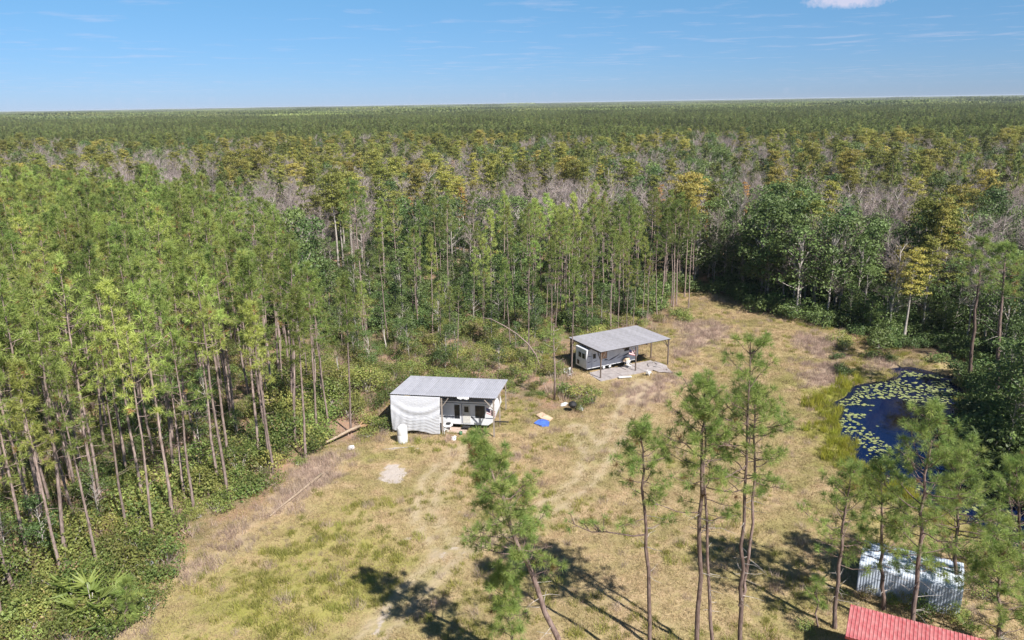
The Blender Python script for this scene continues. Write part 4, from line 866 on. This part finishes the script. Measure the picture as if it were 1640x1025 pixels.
# tarp
m, t, o = newmat('tarp_cloth'); M['tarp'] = m; p = N(t, 'ShaderNodeBsdfPrincipled'); L(t, p.outputs[0], o.inputs[0]); val(p, Roughness=.5); tcn = N(t, 'ShaderNodeTexCoord')
L(t, mix(t, noise(t, 2, 4, tcn.outputs['Object']), (.48, .49, .54), (.56, .57, .61)), p.inputs['Base Color']); mp = N(t, 'ShaderNodeMapping'); L(t, tcn.outputs['Object'], mp.inputs[0]); mp.inputs['Scale'].default_value = (2.5, 1, 7)
b = N(t, 'ShaderNodeBump'); L(t, noise(t, 1.6, 5, mp.outputs[0]), b.inputs['Height']); b.inputs['Strength'].default_value = .5; b.inputs['Distance'].default_value = .08; L(t, b.outputs[0], p.inputs['Normal'])
g = G(); nu, nv = 70, 56; U, Vv = np.meshgrid(np.linspace(0, 1, nu), np.linspace(0, 1, nv)); tx = .05 + 5.1 * U - .12 * Vv * U; tz = 4.08 - (3.72 + .1 * np.sin(U * 9) + .22 * U) * Vv
sag = np.sin(np.pi * U); ty = -.02 - .14 * np.sin(Vv * np.pi) - .06 * np.sin((Vv - .30 * sag - .10 * U) * 21) * np.exp(-((Vv - .30 - .14 * sag) / .17) ** 2) * (.35 + U) - .06 * np.sin(U * 46 + Vv * 5) * np.clip(Vv - .3, 0, 1) * (1 - U) - .010 * np.sin(Vv * 70 + 3 * np.sin(U * 11)) * (Vv > .5) * (U > .25)
ii = (np.arange(nv - 1)[:, None] * nu + np.arange(nu - 1)[None]).ravel(); TV = np.stack([tx, ty, tz], -1).reshape(-1, 3)
g.add(TV, np.concatenate([np.stack([ii, ii + nu + 1, ii + 1], 1), np.stack([ii, ii + nu, ii + nu + 1], 1)]), 0, .5, True)
o = link('tarp', g.mesh('tarp', [M['tarp']]), None, (-12.35, 71.9, 0), (0, 0, ang1)); so = o.modifiers.new('thick', 'SOLIDIFY'); so.thickness = .008
tag(o, 'big wrinkled white tarp hanging down the left half of the near carport front', 'tarp')

def camper(name, loc, ang, Lg, W, prof, label, skin):
    """x along the long visible side (y=0), body goes back to y=W; prof = side outline"""
    r = empty(name, loc, ang, label, 'camper'); m_ = MB(); n = len(prof)
    m_.poly([(x, 0, z) for x, z in prof]); m_.poly([(x, W, z) for x, z in reversed(prof)])
    for i in range(n):
        a, b = prof[i], prof[(i + 1) % n]; m_.poly([(a[0], 0, a[1]), (a[0], W, a[1]), (b[0], W, b[1]), (b[0], 0, b[1])])
    m_.obj('body', M[skin], r, bevel=.05); return r
def window(r, x0, x1, z0, z1, y=-.012, pane='glass', ax='x'):
    def bx(a, b, c, d, t, yy): 
        return MB().box(((a + b) / 2, yy, (c + d) / 2), (b - a, t, d - c)) if ax == 'x' else MB().box((yy, (a + b) / 2, (c + d) / 2), (t, b - a, d - c))
    f = bx(x0, x1, z0, z1, .03, y).obj('window', M['frame'], r, bevel=.01); bx(x0 + .04, x1 - .04, z0 + .04, z1 - .04, .012, y - .018).obj('pane', M[pane], f)
    bx((x0 + x1) / 2 - .015, (x0 + x1) / 2 + .015, z0 + .04, z1 - .04, .016, y - .02).obj('mullion', M['frame'], f); return f
def wheel(r, x, y, rad=.34):
    w_ = MB().lathe([(0, -.11), (rad * .8, -.11), (rad, -.07), (rad, .07), (rad * .8, .11), (0, .11)], k=18).obj('wheel', M['black'], r, True, (x, y, rad), (math.pi / 2, 0, 0))
    MB().lathe([(0, .115), (rad * .45, .12), (rad * .5, .112), (rad * .5, .1)], k=14).obj('rim', M['white'], w_, True)
t1 = camper('camper_trailer', tuple(L1(1.3, 1.75)), ang1, 9.4, 2.4, [(0, .55), (8.3, .55), (8.85, .95), (9.3, 2.2), (9.2, 2.85), (8.9, 3.02), (0, 3.02)], 'white camper trailer parked under the near carport behind the tarp', 'rv2')
window(t1, 4.85, 5.4, 1.15, 2.65); window(t1, 7.0, 8.0, 1.3, 2.65)
d_ = MB().box((6.1, -.015, 1.68), (.78, .03, 2.0)).obj('door', M['door'], t1, bevel=.02); MB().box((6.1, -.036, 2.2), (.45, .012, .62)).obj('door_window', M['glass'], d_); MB().box((5.82, -.05, 1.6), (.05, .05, .14)).obj('handle', M['darkmetal'], d_)
MB().box((5.62, -.02, 1.7), (.05, .03, 2.1)).obj('door_trim', M['navy'], t1); 
for x0, x1 in ((0.1, 4.82), (6.55, 6.95), (8.05, 8.9)): MB().box(((x0 + x1) / 2, -.006, 1.32), (x1 - x0, .012, .07)).obj('trim_stripe', M['navy'], t1)
MB().box((4.2, -.01, 2.84), (8.1, .02, .05)).obj('drip_rail', M['frame'], t1)
MB().box((6.1, -.3, .42), (.8, .5, .05)).obj('step', M['darkmetal'], t1)
for x in (3.4, 4.3): wheel(t1, x - 1.2, .14)
MB().box((3.6, 1.2, .47), (7.0, 2.0, .14)).obj('chassis', M['darkmetal'], t1); MB().box((9.4, 1.2, .5), (1.6, .12, .1)).obj('hitch', M['darkmetal'], t1)
MB().box((3.5, 1.2, 3.14), (.9, .7, .24)).obj('roof_vent', M['white'], t1, bevel=.05)

ang2 = math.atan2(4.9, 9.35); cc2 = (10.45, 86.35)
c2, sl2 = carport('carport', cc2, ang2, 10.5, 7.15, 3.45, 3.4, 'open sided carport with stained pale metal roof on dark posts, the farther one', 
    [(.15, .2, ((.7, 0), (0, .7))), (5.3, .2, ((-.7, 0),)), (10.3, .2, ((-.8, 0), (0, .8))), (10.3, 3.6, ((0, .7),)), (10.3, 6.9, ((0, -.7),)), (.15, 3.6, ((0, .7), (0, -.7))), (.15, 6.9, ((0, -.8),)), (5.2, 6.9, ())], 'roof_worn', 'post')
def L2(x, y, z=0): return Matrix.Rotation(ang2, 3, 'Z') @ Vector((x, y, z)) + Vector((cc2[0], cc2[1], 0))
t2 = camper('camper_trailer', tuple(L2(-.3, 2.6)), ang2, 8.0, 2.4, [(0, .55), (7.3, .55), (7.75, 1.1), (7.8, 2.7), (7.5, 3.0), (.06, 3.0), (0, 2.95)], 'white camper trailer with dark swoosh graphics under the farther carport', 'rv')
window(t2, .95, 1.35, 1.75, 2.35); window(t2, 1.95, 3.0, 1.5, 2.45, pane='curtain'); window(t2, 5.6, 6.35, 1.95, 2.5)
for ya in (.35, 1.15): window(t2, ya, ya + .6, 1.75, 2.4, ax='y')
window(t2, 1.6, 2.1, .75, 1.3, ax='y')
MB().box((.78, -.01, 1.6), (.03, .02, 1.9)).obj('door_trim', M['greystripe'], t2)
def swoosh(x0, z0, x1, z1, w, mat='navy'):
    m_ = MB(); n = 7; a = [(x0 + (x1 - x0) * i / n, z0 + (z1 - z0) * (i / n) ** 1.6) for i in range(n + 1)]
    tp = [(x, -.008, z + w * math.sin(math.pi * (i / n) ** .7)) for i, (x, z) in enumerate(a)]; bt = [(x, -.008, z) for x, z in a]
    for i in range(n): m_.poly([bt[i], bt[i + 1], tp[i + 1], tp[i]])
    m_.obj('swoosh', M[mat], t2)
for q in ((.1, 1.35, .75, 1.42, .08), (.1, 2.1, .8, 2.05, .08), (1.0, 1.35, 1.6, 1.42, .06), (2.6, 1.25, 3.3, 1.15, .16), (3.2, 1.1, 5.0, 1.75, .16), (4.4, 1.2, 5.6, 1.5, .05), (5.0, 1.35, 6.7, 1.75, .05), (5.4, 1.3, 7.0, 1.85, .12), (4.0, 2.35, 5.0, 2.4, .05)): swoosh(*q)
for x in (2.6, 3.5): wheel(t2, x, .13)
MB().box((4.2, 1.2, .47), (7.6, 2.0, .14)).obj('chassis', M['darkmetal'], t2); MB().box((9.0, 1.2, .5), (1.4, .12, .1)).obj('hitch', M['darkmetal'], t2)
MB().box((4.0, 1.2, 3.08), (.9, .7, .2)).obj('roof_vent', M['white'], t2, bevel=.05)
def flag(loc, ang, label):
    r = empty('flag', tuple(loc), ang, label, 'flag')
    for i in range(7): MB().poly([(0, -.02 * math.sin(i), -i * .09), (.9, -.06, -i * .09 - .35), (.9, -.06, -i * .09 - .44), (0, -.02 * math.sin(i + 1), -i * .09 - .09)]).obj('stripe', M['red' if i % 2 == 0 else 'white'], r)
    MB().poly([(0, -.025, .0), (.38, -.045, -.15), (.38, -.045, -.5), (0, -.025, -.36)]).obj('canton', M['navy'], r)
flag(L1(9.75, .3, 3.1), ang1, 'red and white striped flag hung at the right end of the near carport'); flag(L2(4.35, .3, 3.0), ang2, 'red and white striped flag hung on the farther carport post')

# slab of the farther carport, in bays
slab = empty('slab', tuple(L2(-.6, -.6)), ang2); tag(slab, kind='structure')
for i in range(6):
    for j in range(2):
        MB().box((1.0 + i * 1.62, .75 + j * 1.55, .06 + .012 * ((i + j) % 3)), (1.58, 1.51, .12)).obj('slab_bay', M['slab'], slab, rot=(0, 0, rg.normal(0, .006)))
def chair(loc, rz_, label, s=1, tilt=0):
    r = empty('patio_chair', tuple(loc), rz_, label, 'chair'); r.scale = (s, s, s); r.rotation_euler[0] = tilt
    MB().box((0, 0, .42), (.5, .5, .03)).obj('seat', M['white'], r, bevel=.01)
    for i in range(5): MB().box((-.2 + i * .1, .25, .68), (.06, .03, .5)).obj('back_slat', M['white'], r)
    MB().box((0, .25, .93), (.5, .035, .06)).obj('top_rail', M['white'], r)
    for x in (-.23, .23):
        for y in (-.22, .23): MB().bar((x * 1.1, y * 1.1, 0), (x, y, .42), .045).obj('leg', M['white'], r)
        MB().box((x * 1.1, 0, .63), (.06, .5, .03)).obj('armrest', M['white'], r)
chair(P(1007, 590), .4, 'white plastic chair upright beside the far trailer'); chair(P(1041, 601), 2.2, 'white plastic chair at the right edge of the slab', 1, -.5)
for i, q in enumerate(((906, 601), (911, 604), (915, 600))): chair(P(*q), i * 1.9, ['leftmost of three white chairs left of the far carport', 'front one of three white chairs left of the far carport', 'right one of three white chairs left of the far carport'][i], .9, .3 * i)
r = empty('garden_table', tuple(P(1003, 587)), .5, 'white table heaped with a pale cloth bundle beside the far trailer', 'table')
MB().lathe([(0, .7), (.5, .7), (.5, .74), (0, .74)], k=18).obj('tabletop', M['white'], r)
for a in range(4): MB().bar((.35 * math.cos(a * 1.57), .35 * math.sin(a * 1.57), 0), (.2 * math.cos(a * 1.57), .2 * math.sin(a * 1.57), .7), .04).obj('leg', M['white'], r)
def heap(name, loc, r0, h, mat, label, cat, seed=1, sx=1, sy=1):
    r_ = np.random.RandomState(seed); prof = [(1.0, 0), (.95, .3), (.75, .65), (.45, .9), (.0, 1.0)]; m_ = MB(); k = 12; n = 0
    for a, z in prof:
        for i in range(k): th = 6.283 * i / k; q = r0 * a * (1 + .22 * r_.normal() * (a > 0)); m_.v.append((q * sx * math.cos(th), q * sy * math.sin(th), h * z * (1 + .1 * r_.normal() * (z > 0))))
    for j in range(len(prof) - 1):
        for i in range(k): i2 = (i + 1) % k; m_.f.append((j * k + i, j * k + i2, (j + 1) * k + i2, (j + 1) * k + i))
    return tag(m_.obj(name, M[mat], None, False, tuple(loc), (0, 0, seed)), label, cat)
heap('cloth_bundle', P(1003, 587) + np.array([0, 0, .74]), .42, .5, 'beige', 'pale crumpled bundle heaped on the white table', 'bundle', 3)
tag(MB().box((0, 0, .05), (1.6, .35, .08)).obj('board', M['white'], None, False, tuple(P(1001, 606) + np.array([0, 0, .14])), (0, 0, .15)), 'short white board lying on the front of the slab', 'board')
heap('rubble_heap', P(1052, 588), 1.5, .35, 'slab', 'low grey heap of rubble right of the slab', 'rubble', 5, 1.3, .8)
r = empty('grill', tuple(P(917, 659)), .3, 'black round kettle grill at the brush edge between the carports', 'grill')
MB().lathe([(0, .45), (.25, .5), (.42, .72), (.44, .8)], k=16).obj('bowl', M['black'], r, True); MB().lathe([(.45, .8), (.40, .98), (.22, 1.12), (0, 1.15)], k=16).obj('lid', M['black'], r, True); MB().bar((-.06, 0, 1.2), (.06, 0, 1.2), .03).obj('handle', M['darkmetal'], r)
for a in range(3): MB().bar((.4 * math.cos(a * 2.1), .4 * math.sin(a * 2.1), 0), (.22 * math.cos(a * 2.1), .22 * math.sin(a * 2.1), .55), .03).obj('leg', M['darkmetal'], r)
heap('white_sheet', P(903, 648), .45, .18, 'white', 'crumpled white sheet left of the kettle grill', 'sheet', 7, 1.3, .8); heap('white_sheet', P(930, 654), .5, .14, 'white', 'crumpled white sheet right of the kettle grill', 'sheet', 8, 1.5, .6)
def flat(name, pts, mat, label, cat, h=.05):
    c = Vector(tuple(P(*pts[0]))); m_ = MB(); q = [Vector(tuple(P(*a))) - c for a in pts]; n = len(q); mid = sum(q, Vector()) / n; rr = np.random.RandomState(3)
    ring = [[v_.lerp(mid, f) + Vector((0, 0, .06 + h * (f + rr.rand() * .9))) for v_ in q] for f in (0, .35, .7)]
    base = [v_ + Vector((0, 0, -.02)) for v_ in q]; R_ = [base] + ring
    for a_, b_ in zip(R_[:-1], R_[1:]):
        for i in range(n): j = (i + 1) % n; m_.poly([a_[i], a_[j], b_[j], b_[i]])
    for i in range(n): j = (i + 1) % n; m_.poly([ring[-1][i], ring[-1][j], mid + Vector((0, 0, .06 + h * 1.5))])
    return tag(m_.obj(name, M[mat], None, False, tuple(c)), label, cat)
flat('blue_tarp', ((855, 679), (862, 674), (872, 672), (880, 677), (879, 683), (868, 684)), 'blue', 'small blue tarp crumpled on the grass in front of the beige sheet', 'tarp', .12)
flat('beige_sheet', ((858, 666), (868, 662), (886, 671), (880, 675), (866, 672)), 'beige', 'beige sheet lying on the grass behind the blue tarp', 'sheet', .15)
# white tank
r = empty('water_tank', tuple(P(645, 708)), 0, 'white upright plastic tank in front of the tarp', 'tank')
MB().lathe([(0, -.05), (.50, -.05), (.52, .1), (.52, .85), (.514, .87), (.52, .89), (.52, 1.5), (.46, 1.68), (.2, 1.78), (0, 1.8)], k=28).obj('shell', M['white'], r, True)
MB().lathe([(0, 1.84), (.17, 1.84), (.17, 1.74), (.0, 1.74)], k=18).obj('lid', M['white'], r)
# things by the near trailer
r = empty('garden_table', tuple(P(717, 691)), .2, 'round white table with black pans in the near carport', 'table'); MB().lathe([(0, .7), (.55, .7), (.55, .74), (0, .74)], k=20).obj('tabletop', M['white'], r)
for a in range(4): MB().bar((.4 * math.cos(a * 1.57), .4 * math.sin(a * 1.57), 0), (.1 * math.cos(a * 1.57), .1 * math.sin(a * 1.57), .7), .05).obj('leg', M['white'], r)
tag(MB().lathe([(0, 0), (.2, 0), (.26, .12), (.24, .12), (.18, .02), (0, .02)], (0, 0, 0), 14).obj('pan', M['black'], None, True, tuple(P(717, 691) + np.array([.1, .1, .745]))), 'black pan on the round white table', 'pan')
chair(P(711, 694), 2.6, 'white plastic chair by the round table in the near carport')
tag(MB().box((0, 0, .06), (2.2, 1.3, .1)).obj('plywood_sheet', M['ply'], None, False, tuple(P(731, 690)), (0, 0, ang1)), 'weathered plywood sheet on the ground before the trailer door', 'plywood')
for i, (q, mt, lb) in enumerate((((757, 681), 'white', 'white bucket under the trailer window'), ((764, 682), 'white', 'second white bucket, right of the one under the window'), ((738, 697), 'green', 'small green tub beside the plywood sheet'))):
    r = empty('bucket', tuple(P(*q)), i, lb, 'bucket'); MB().lathe([(0, 0), (.14, 0), (.18, .38), (.165, .38), (.13, .03), (0, .03)], k=16).obj('pail', M[mt], r, True); MB().tube([(.17, 0, .36), (.12, .0, .5), (-.12, 0, .5), (-.17, 0, .36)], [.008] * 4, 4).obj('handle', M['darkmetal'], r)
heap('white_rubbish', P(727, 703), .4, .25, 'white', 'scrap of white rubbish in the grass before the near carport', 'rubbish', 11, 1.4, .8)
heap('white_basin', P(563, 718), .38, .3, 'white', 'white basin lying below the long fallen log', 'basin', 12)
heap('white_rubbish', P(243, 905), .4, .3, 'white', 'white scrap lying at the edge of the left brush', 'rubbish', 13, 1.6, .8)
for i, (q, s_b) in enumerate((((1545, 715), 2.3), ((1575, 740), 2.6), ((1530, 690), 1.6), ((1600, 700), 2.4), ((1630, 730), 2.5), ((1560, 670), 1.7), ((1612, 770), 2.2), ((1640, 790), 2.3), ((1585, 785), 1.5), ((1560, 620), 1.8), ((1535, 600), 1.4))):
    K['darkshrub'].place(i, tuple(P(*q)), i * 1.7, (s_b, s_b, s_b * .8), 'big rounded bush overhanging the right bank of the pond', 'shrub', 'bushes overhanging the pond')
K['shrub'].place(2, tuple(P(746, 685)), 1, .45, 'little green bush growing before the trailer steps', 'shrub', None)

fb = ((1352, 556), (1378, 551), (1402, 552), (1428, 549), (1455, 553), (1484, 556), (1512, 562), (1536, 574), (1395, 574), (1425, 578), (1462, 577), (1500, 581), (1350, 600), (1365, 585), (1340, 575))
for i, q in enumerate(fb):
    h_ = i % 3 != 1; K['darkshrub' if h_ else 'rustshrub'].place(i, tuple(P(*q)), i * 2.1, [.95, .8, .7, 1.1][i % 4], 'green bush' if h_ else 'russet bush', 'shrub', 'green bushes on the far shore of the pond' if h_ else 'russet bushes on the far shore of the pond')
number('green bushes on the far shore of the pond', 'green bush', 'on the far shore of the pond'); number('russet bushes on the far shore of the pond', 'low russet bush', 'on the far shore of the pond')
# ------------------------------------------------------------------ silver shed and red roof, bottom right
a0 = P(1371, 946); a1 = P(1536, 990); angs = math.atan2(a1[1] - a0[1], a1[0] - a0[0]); LS = float(np.hypot(*(a1 - a0)[:2]))
sh = empty('metal_shed', tuple(a0), angs, 'pale blue white ribbed metal shed among the right foreground pines', 'shed')
prof = [(0, 0), (0, 1.9), (.03, 2.0), (.12, 2.07), (1.7, 2.36), (3.28, 2.07), (3.37, 2.0), (3.4, 1.9), (3.4, 0)]
ns = 9; wseg = LS / ns; m_ = MB(); xs_ = []
for i in range(4): xs_ += [(i * wseg / 4, 0), (i * wseg / 4 + .05, .02), (i * wseg / 4 + .1, .02), (i * wseg / 4 + .15, 0)]
xs_.append((wseg, 0)); pr3 = np.array(prof); dpf = np.gradient(pr3, axis=0); nrm_ = np.column_stack([-dpf[:, 1], dpf[:, 0]]); nrm_ /= np.linalg.norm(nrm_, axis=1)[:, None]
for x, h_ in xs_:
    for k_ in range(len(prof)): m_.v.append((x, prof[k_][0] + nrm_[k_][0] * h_, prof[k_][1] + nrm_[k_][1] * h_))
for i in range(len(xs_) - 1):
    for k_ in range(len(prof) - 1): a_ = i * len(prof) + k_; b_ = a_ + len(prof); m_.f.append((a_, b_, b_ + 1, a_ + 1))
me = m_.mesh('shed_panel', M['steel'])
for i in range(ns): o = link('shed_panel', me, sh, (i * wseg, 0, 0), None); so = o.modifiers.new('thick', 'SOLIDIFY'); so.thickness = .01
MB().poly([(LS - .02, y, z) for y, z in prof]).obj('end_wall', M['steel'], sh)
MB().poly([(.02, y, z) for y, z in prof]).obj('end_wall', M['steel'], sh)
A_ = P(1362, 967, 2.9); B_ = P(1560, 1019, 2.9); angr = math.atan2(B_[1] - A_[1], B_[0] - A_[0]); rd = empty('red_shed', (A_[0], A_[1], 0), angr, 'shed with faded red ribbed metal roof at the bottom edge', 'shed'); WR = 7.2; DR = 2.6
me = panel_mesh('roof_panel', .6, DR, M['red'], .2, .03)
for i in range(12): link('roof_panel', me, rd, (i * .6 - .0, -DR, 2.45 + .003 * (i % 2)), (math.atan2(.45, DR), 0, 0))
m_ = MB(); m_.box((WR / 2, -DR / 2, 1.1), (WR - .4, DR - .4, 2.4)).obj('wall', M['redwall'], rd); MB().box((WR / 2, -DR + .02, 2.36), (WR, .03, .14)).obj('fascia', M['redwall'], rd)
for sx in (0, 1): MB().bar((sx * (WR - .04) + .02, -DR, 2.38), (sx * (WR - .04) + .02, 0, 2.83), .03, .14).obj('fascia', M['redwall'], rd)
for i, q in enumerate(((1392, 955), (1420, 962), (1450, 968), (1480, 985), (1350, 950), (1560, 900), (1590, 905), (1575, 960), (1290, 1010), (1620, 920), (1600, 880), (1545, 1000))):
    K['shrub' if i % 2 else 'weed'].place(i, tuple(P(*q)), i, [1.0, .7, .9][i % 3], 'low bush growing round the foot of the two sheds', 'shrub', 'bushes round the sheds') if i % 2 else K['shrub'].place(i, tuple(P(*q)), i, .6, 'low bush growing round the foot of the two sheds', 'shrub', 'bushes round the sheds')

# ------------------------------------------------------------------ air
HAZE = 0.00006
m, t, o = newmat('air'); pv = N(t, 'ShaderNodeVolumePrincipled'); pv.inputs['Color'].default_value = (.80, .88, 1.0, 1); pv.inputs['Density'].default_value = HAZE; L(t, pv.outputs[0], o.inputs['Volume'])
hz = MB().box((0, 5500, 16.2), (26000, 20000, 35.6)).obj('haze', m); tag(hz, 'thin blue haze over the forest', 'haze', None, 'stuff')

number('pines along the grass edge of the left stand', 'slender pine', 'along the grass edge of the left stand')
number('pines of the middle stand', 'slender green pine', 'in the stand behind the far carport')
number('bushes overhanging the pond', 'big rounded bush', 'overhanging the right bank of the pond')
number('bushes round the sheds', 'low bush', 'round the foot of the two sheds')
number('thin pines in the brush', 'small thin pine', 'in the brush behind the carports')
number('browned pines in the stands', 'pine with browned sparse needles', 'among the green pines of the stands')
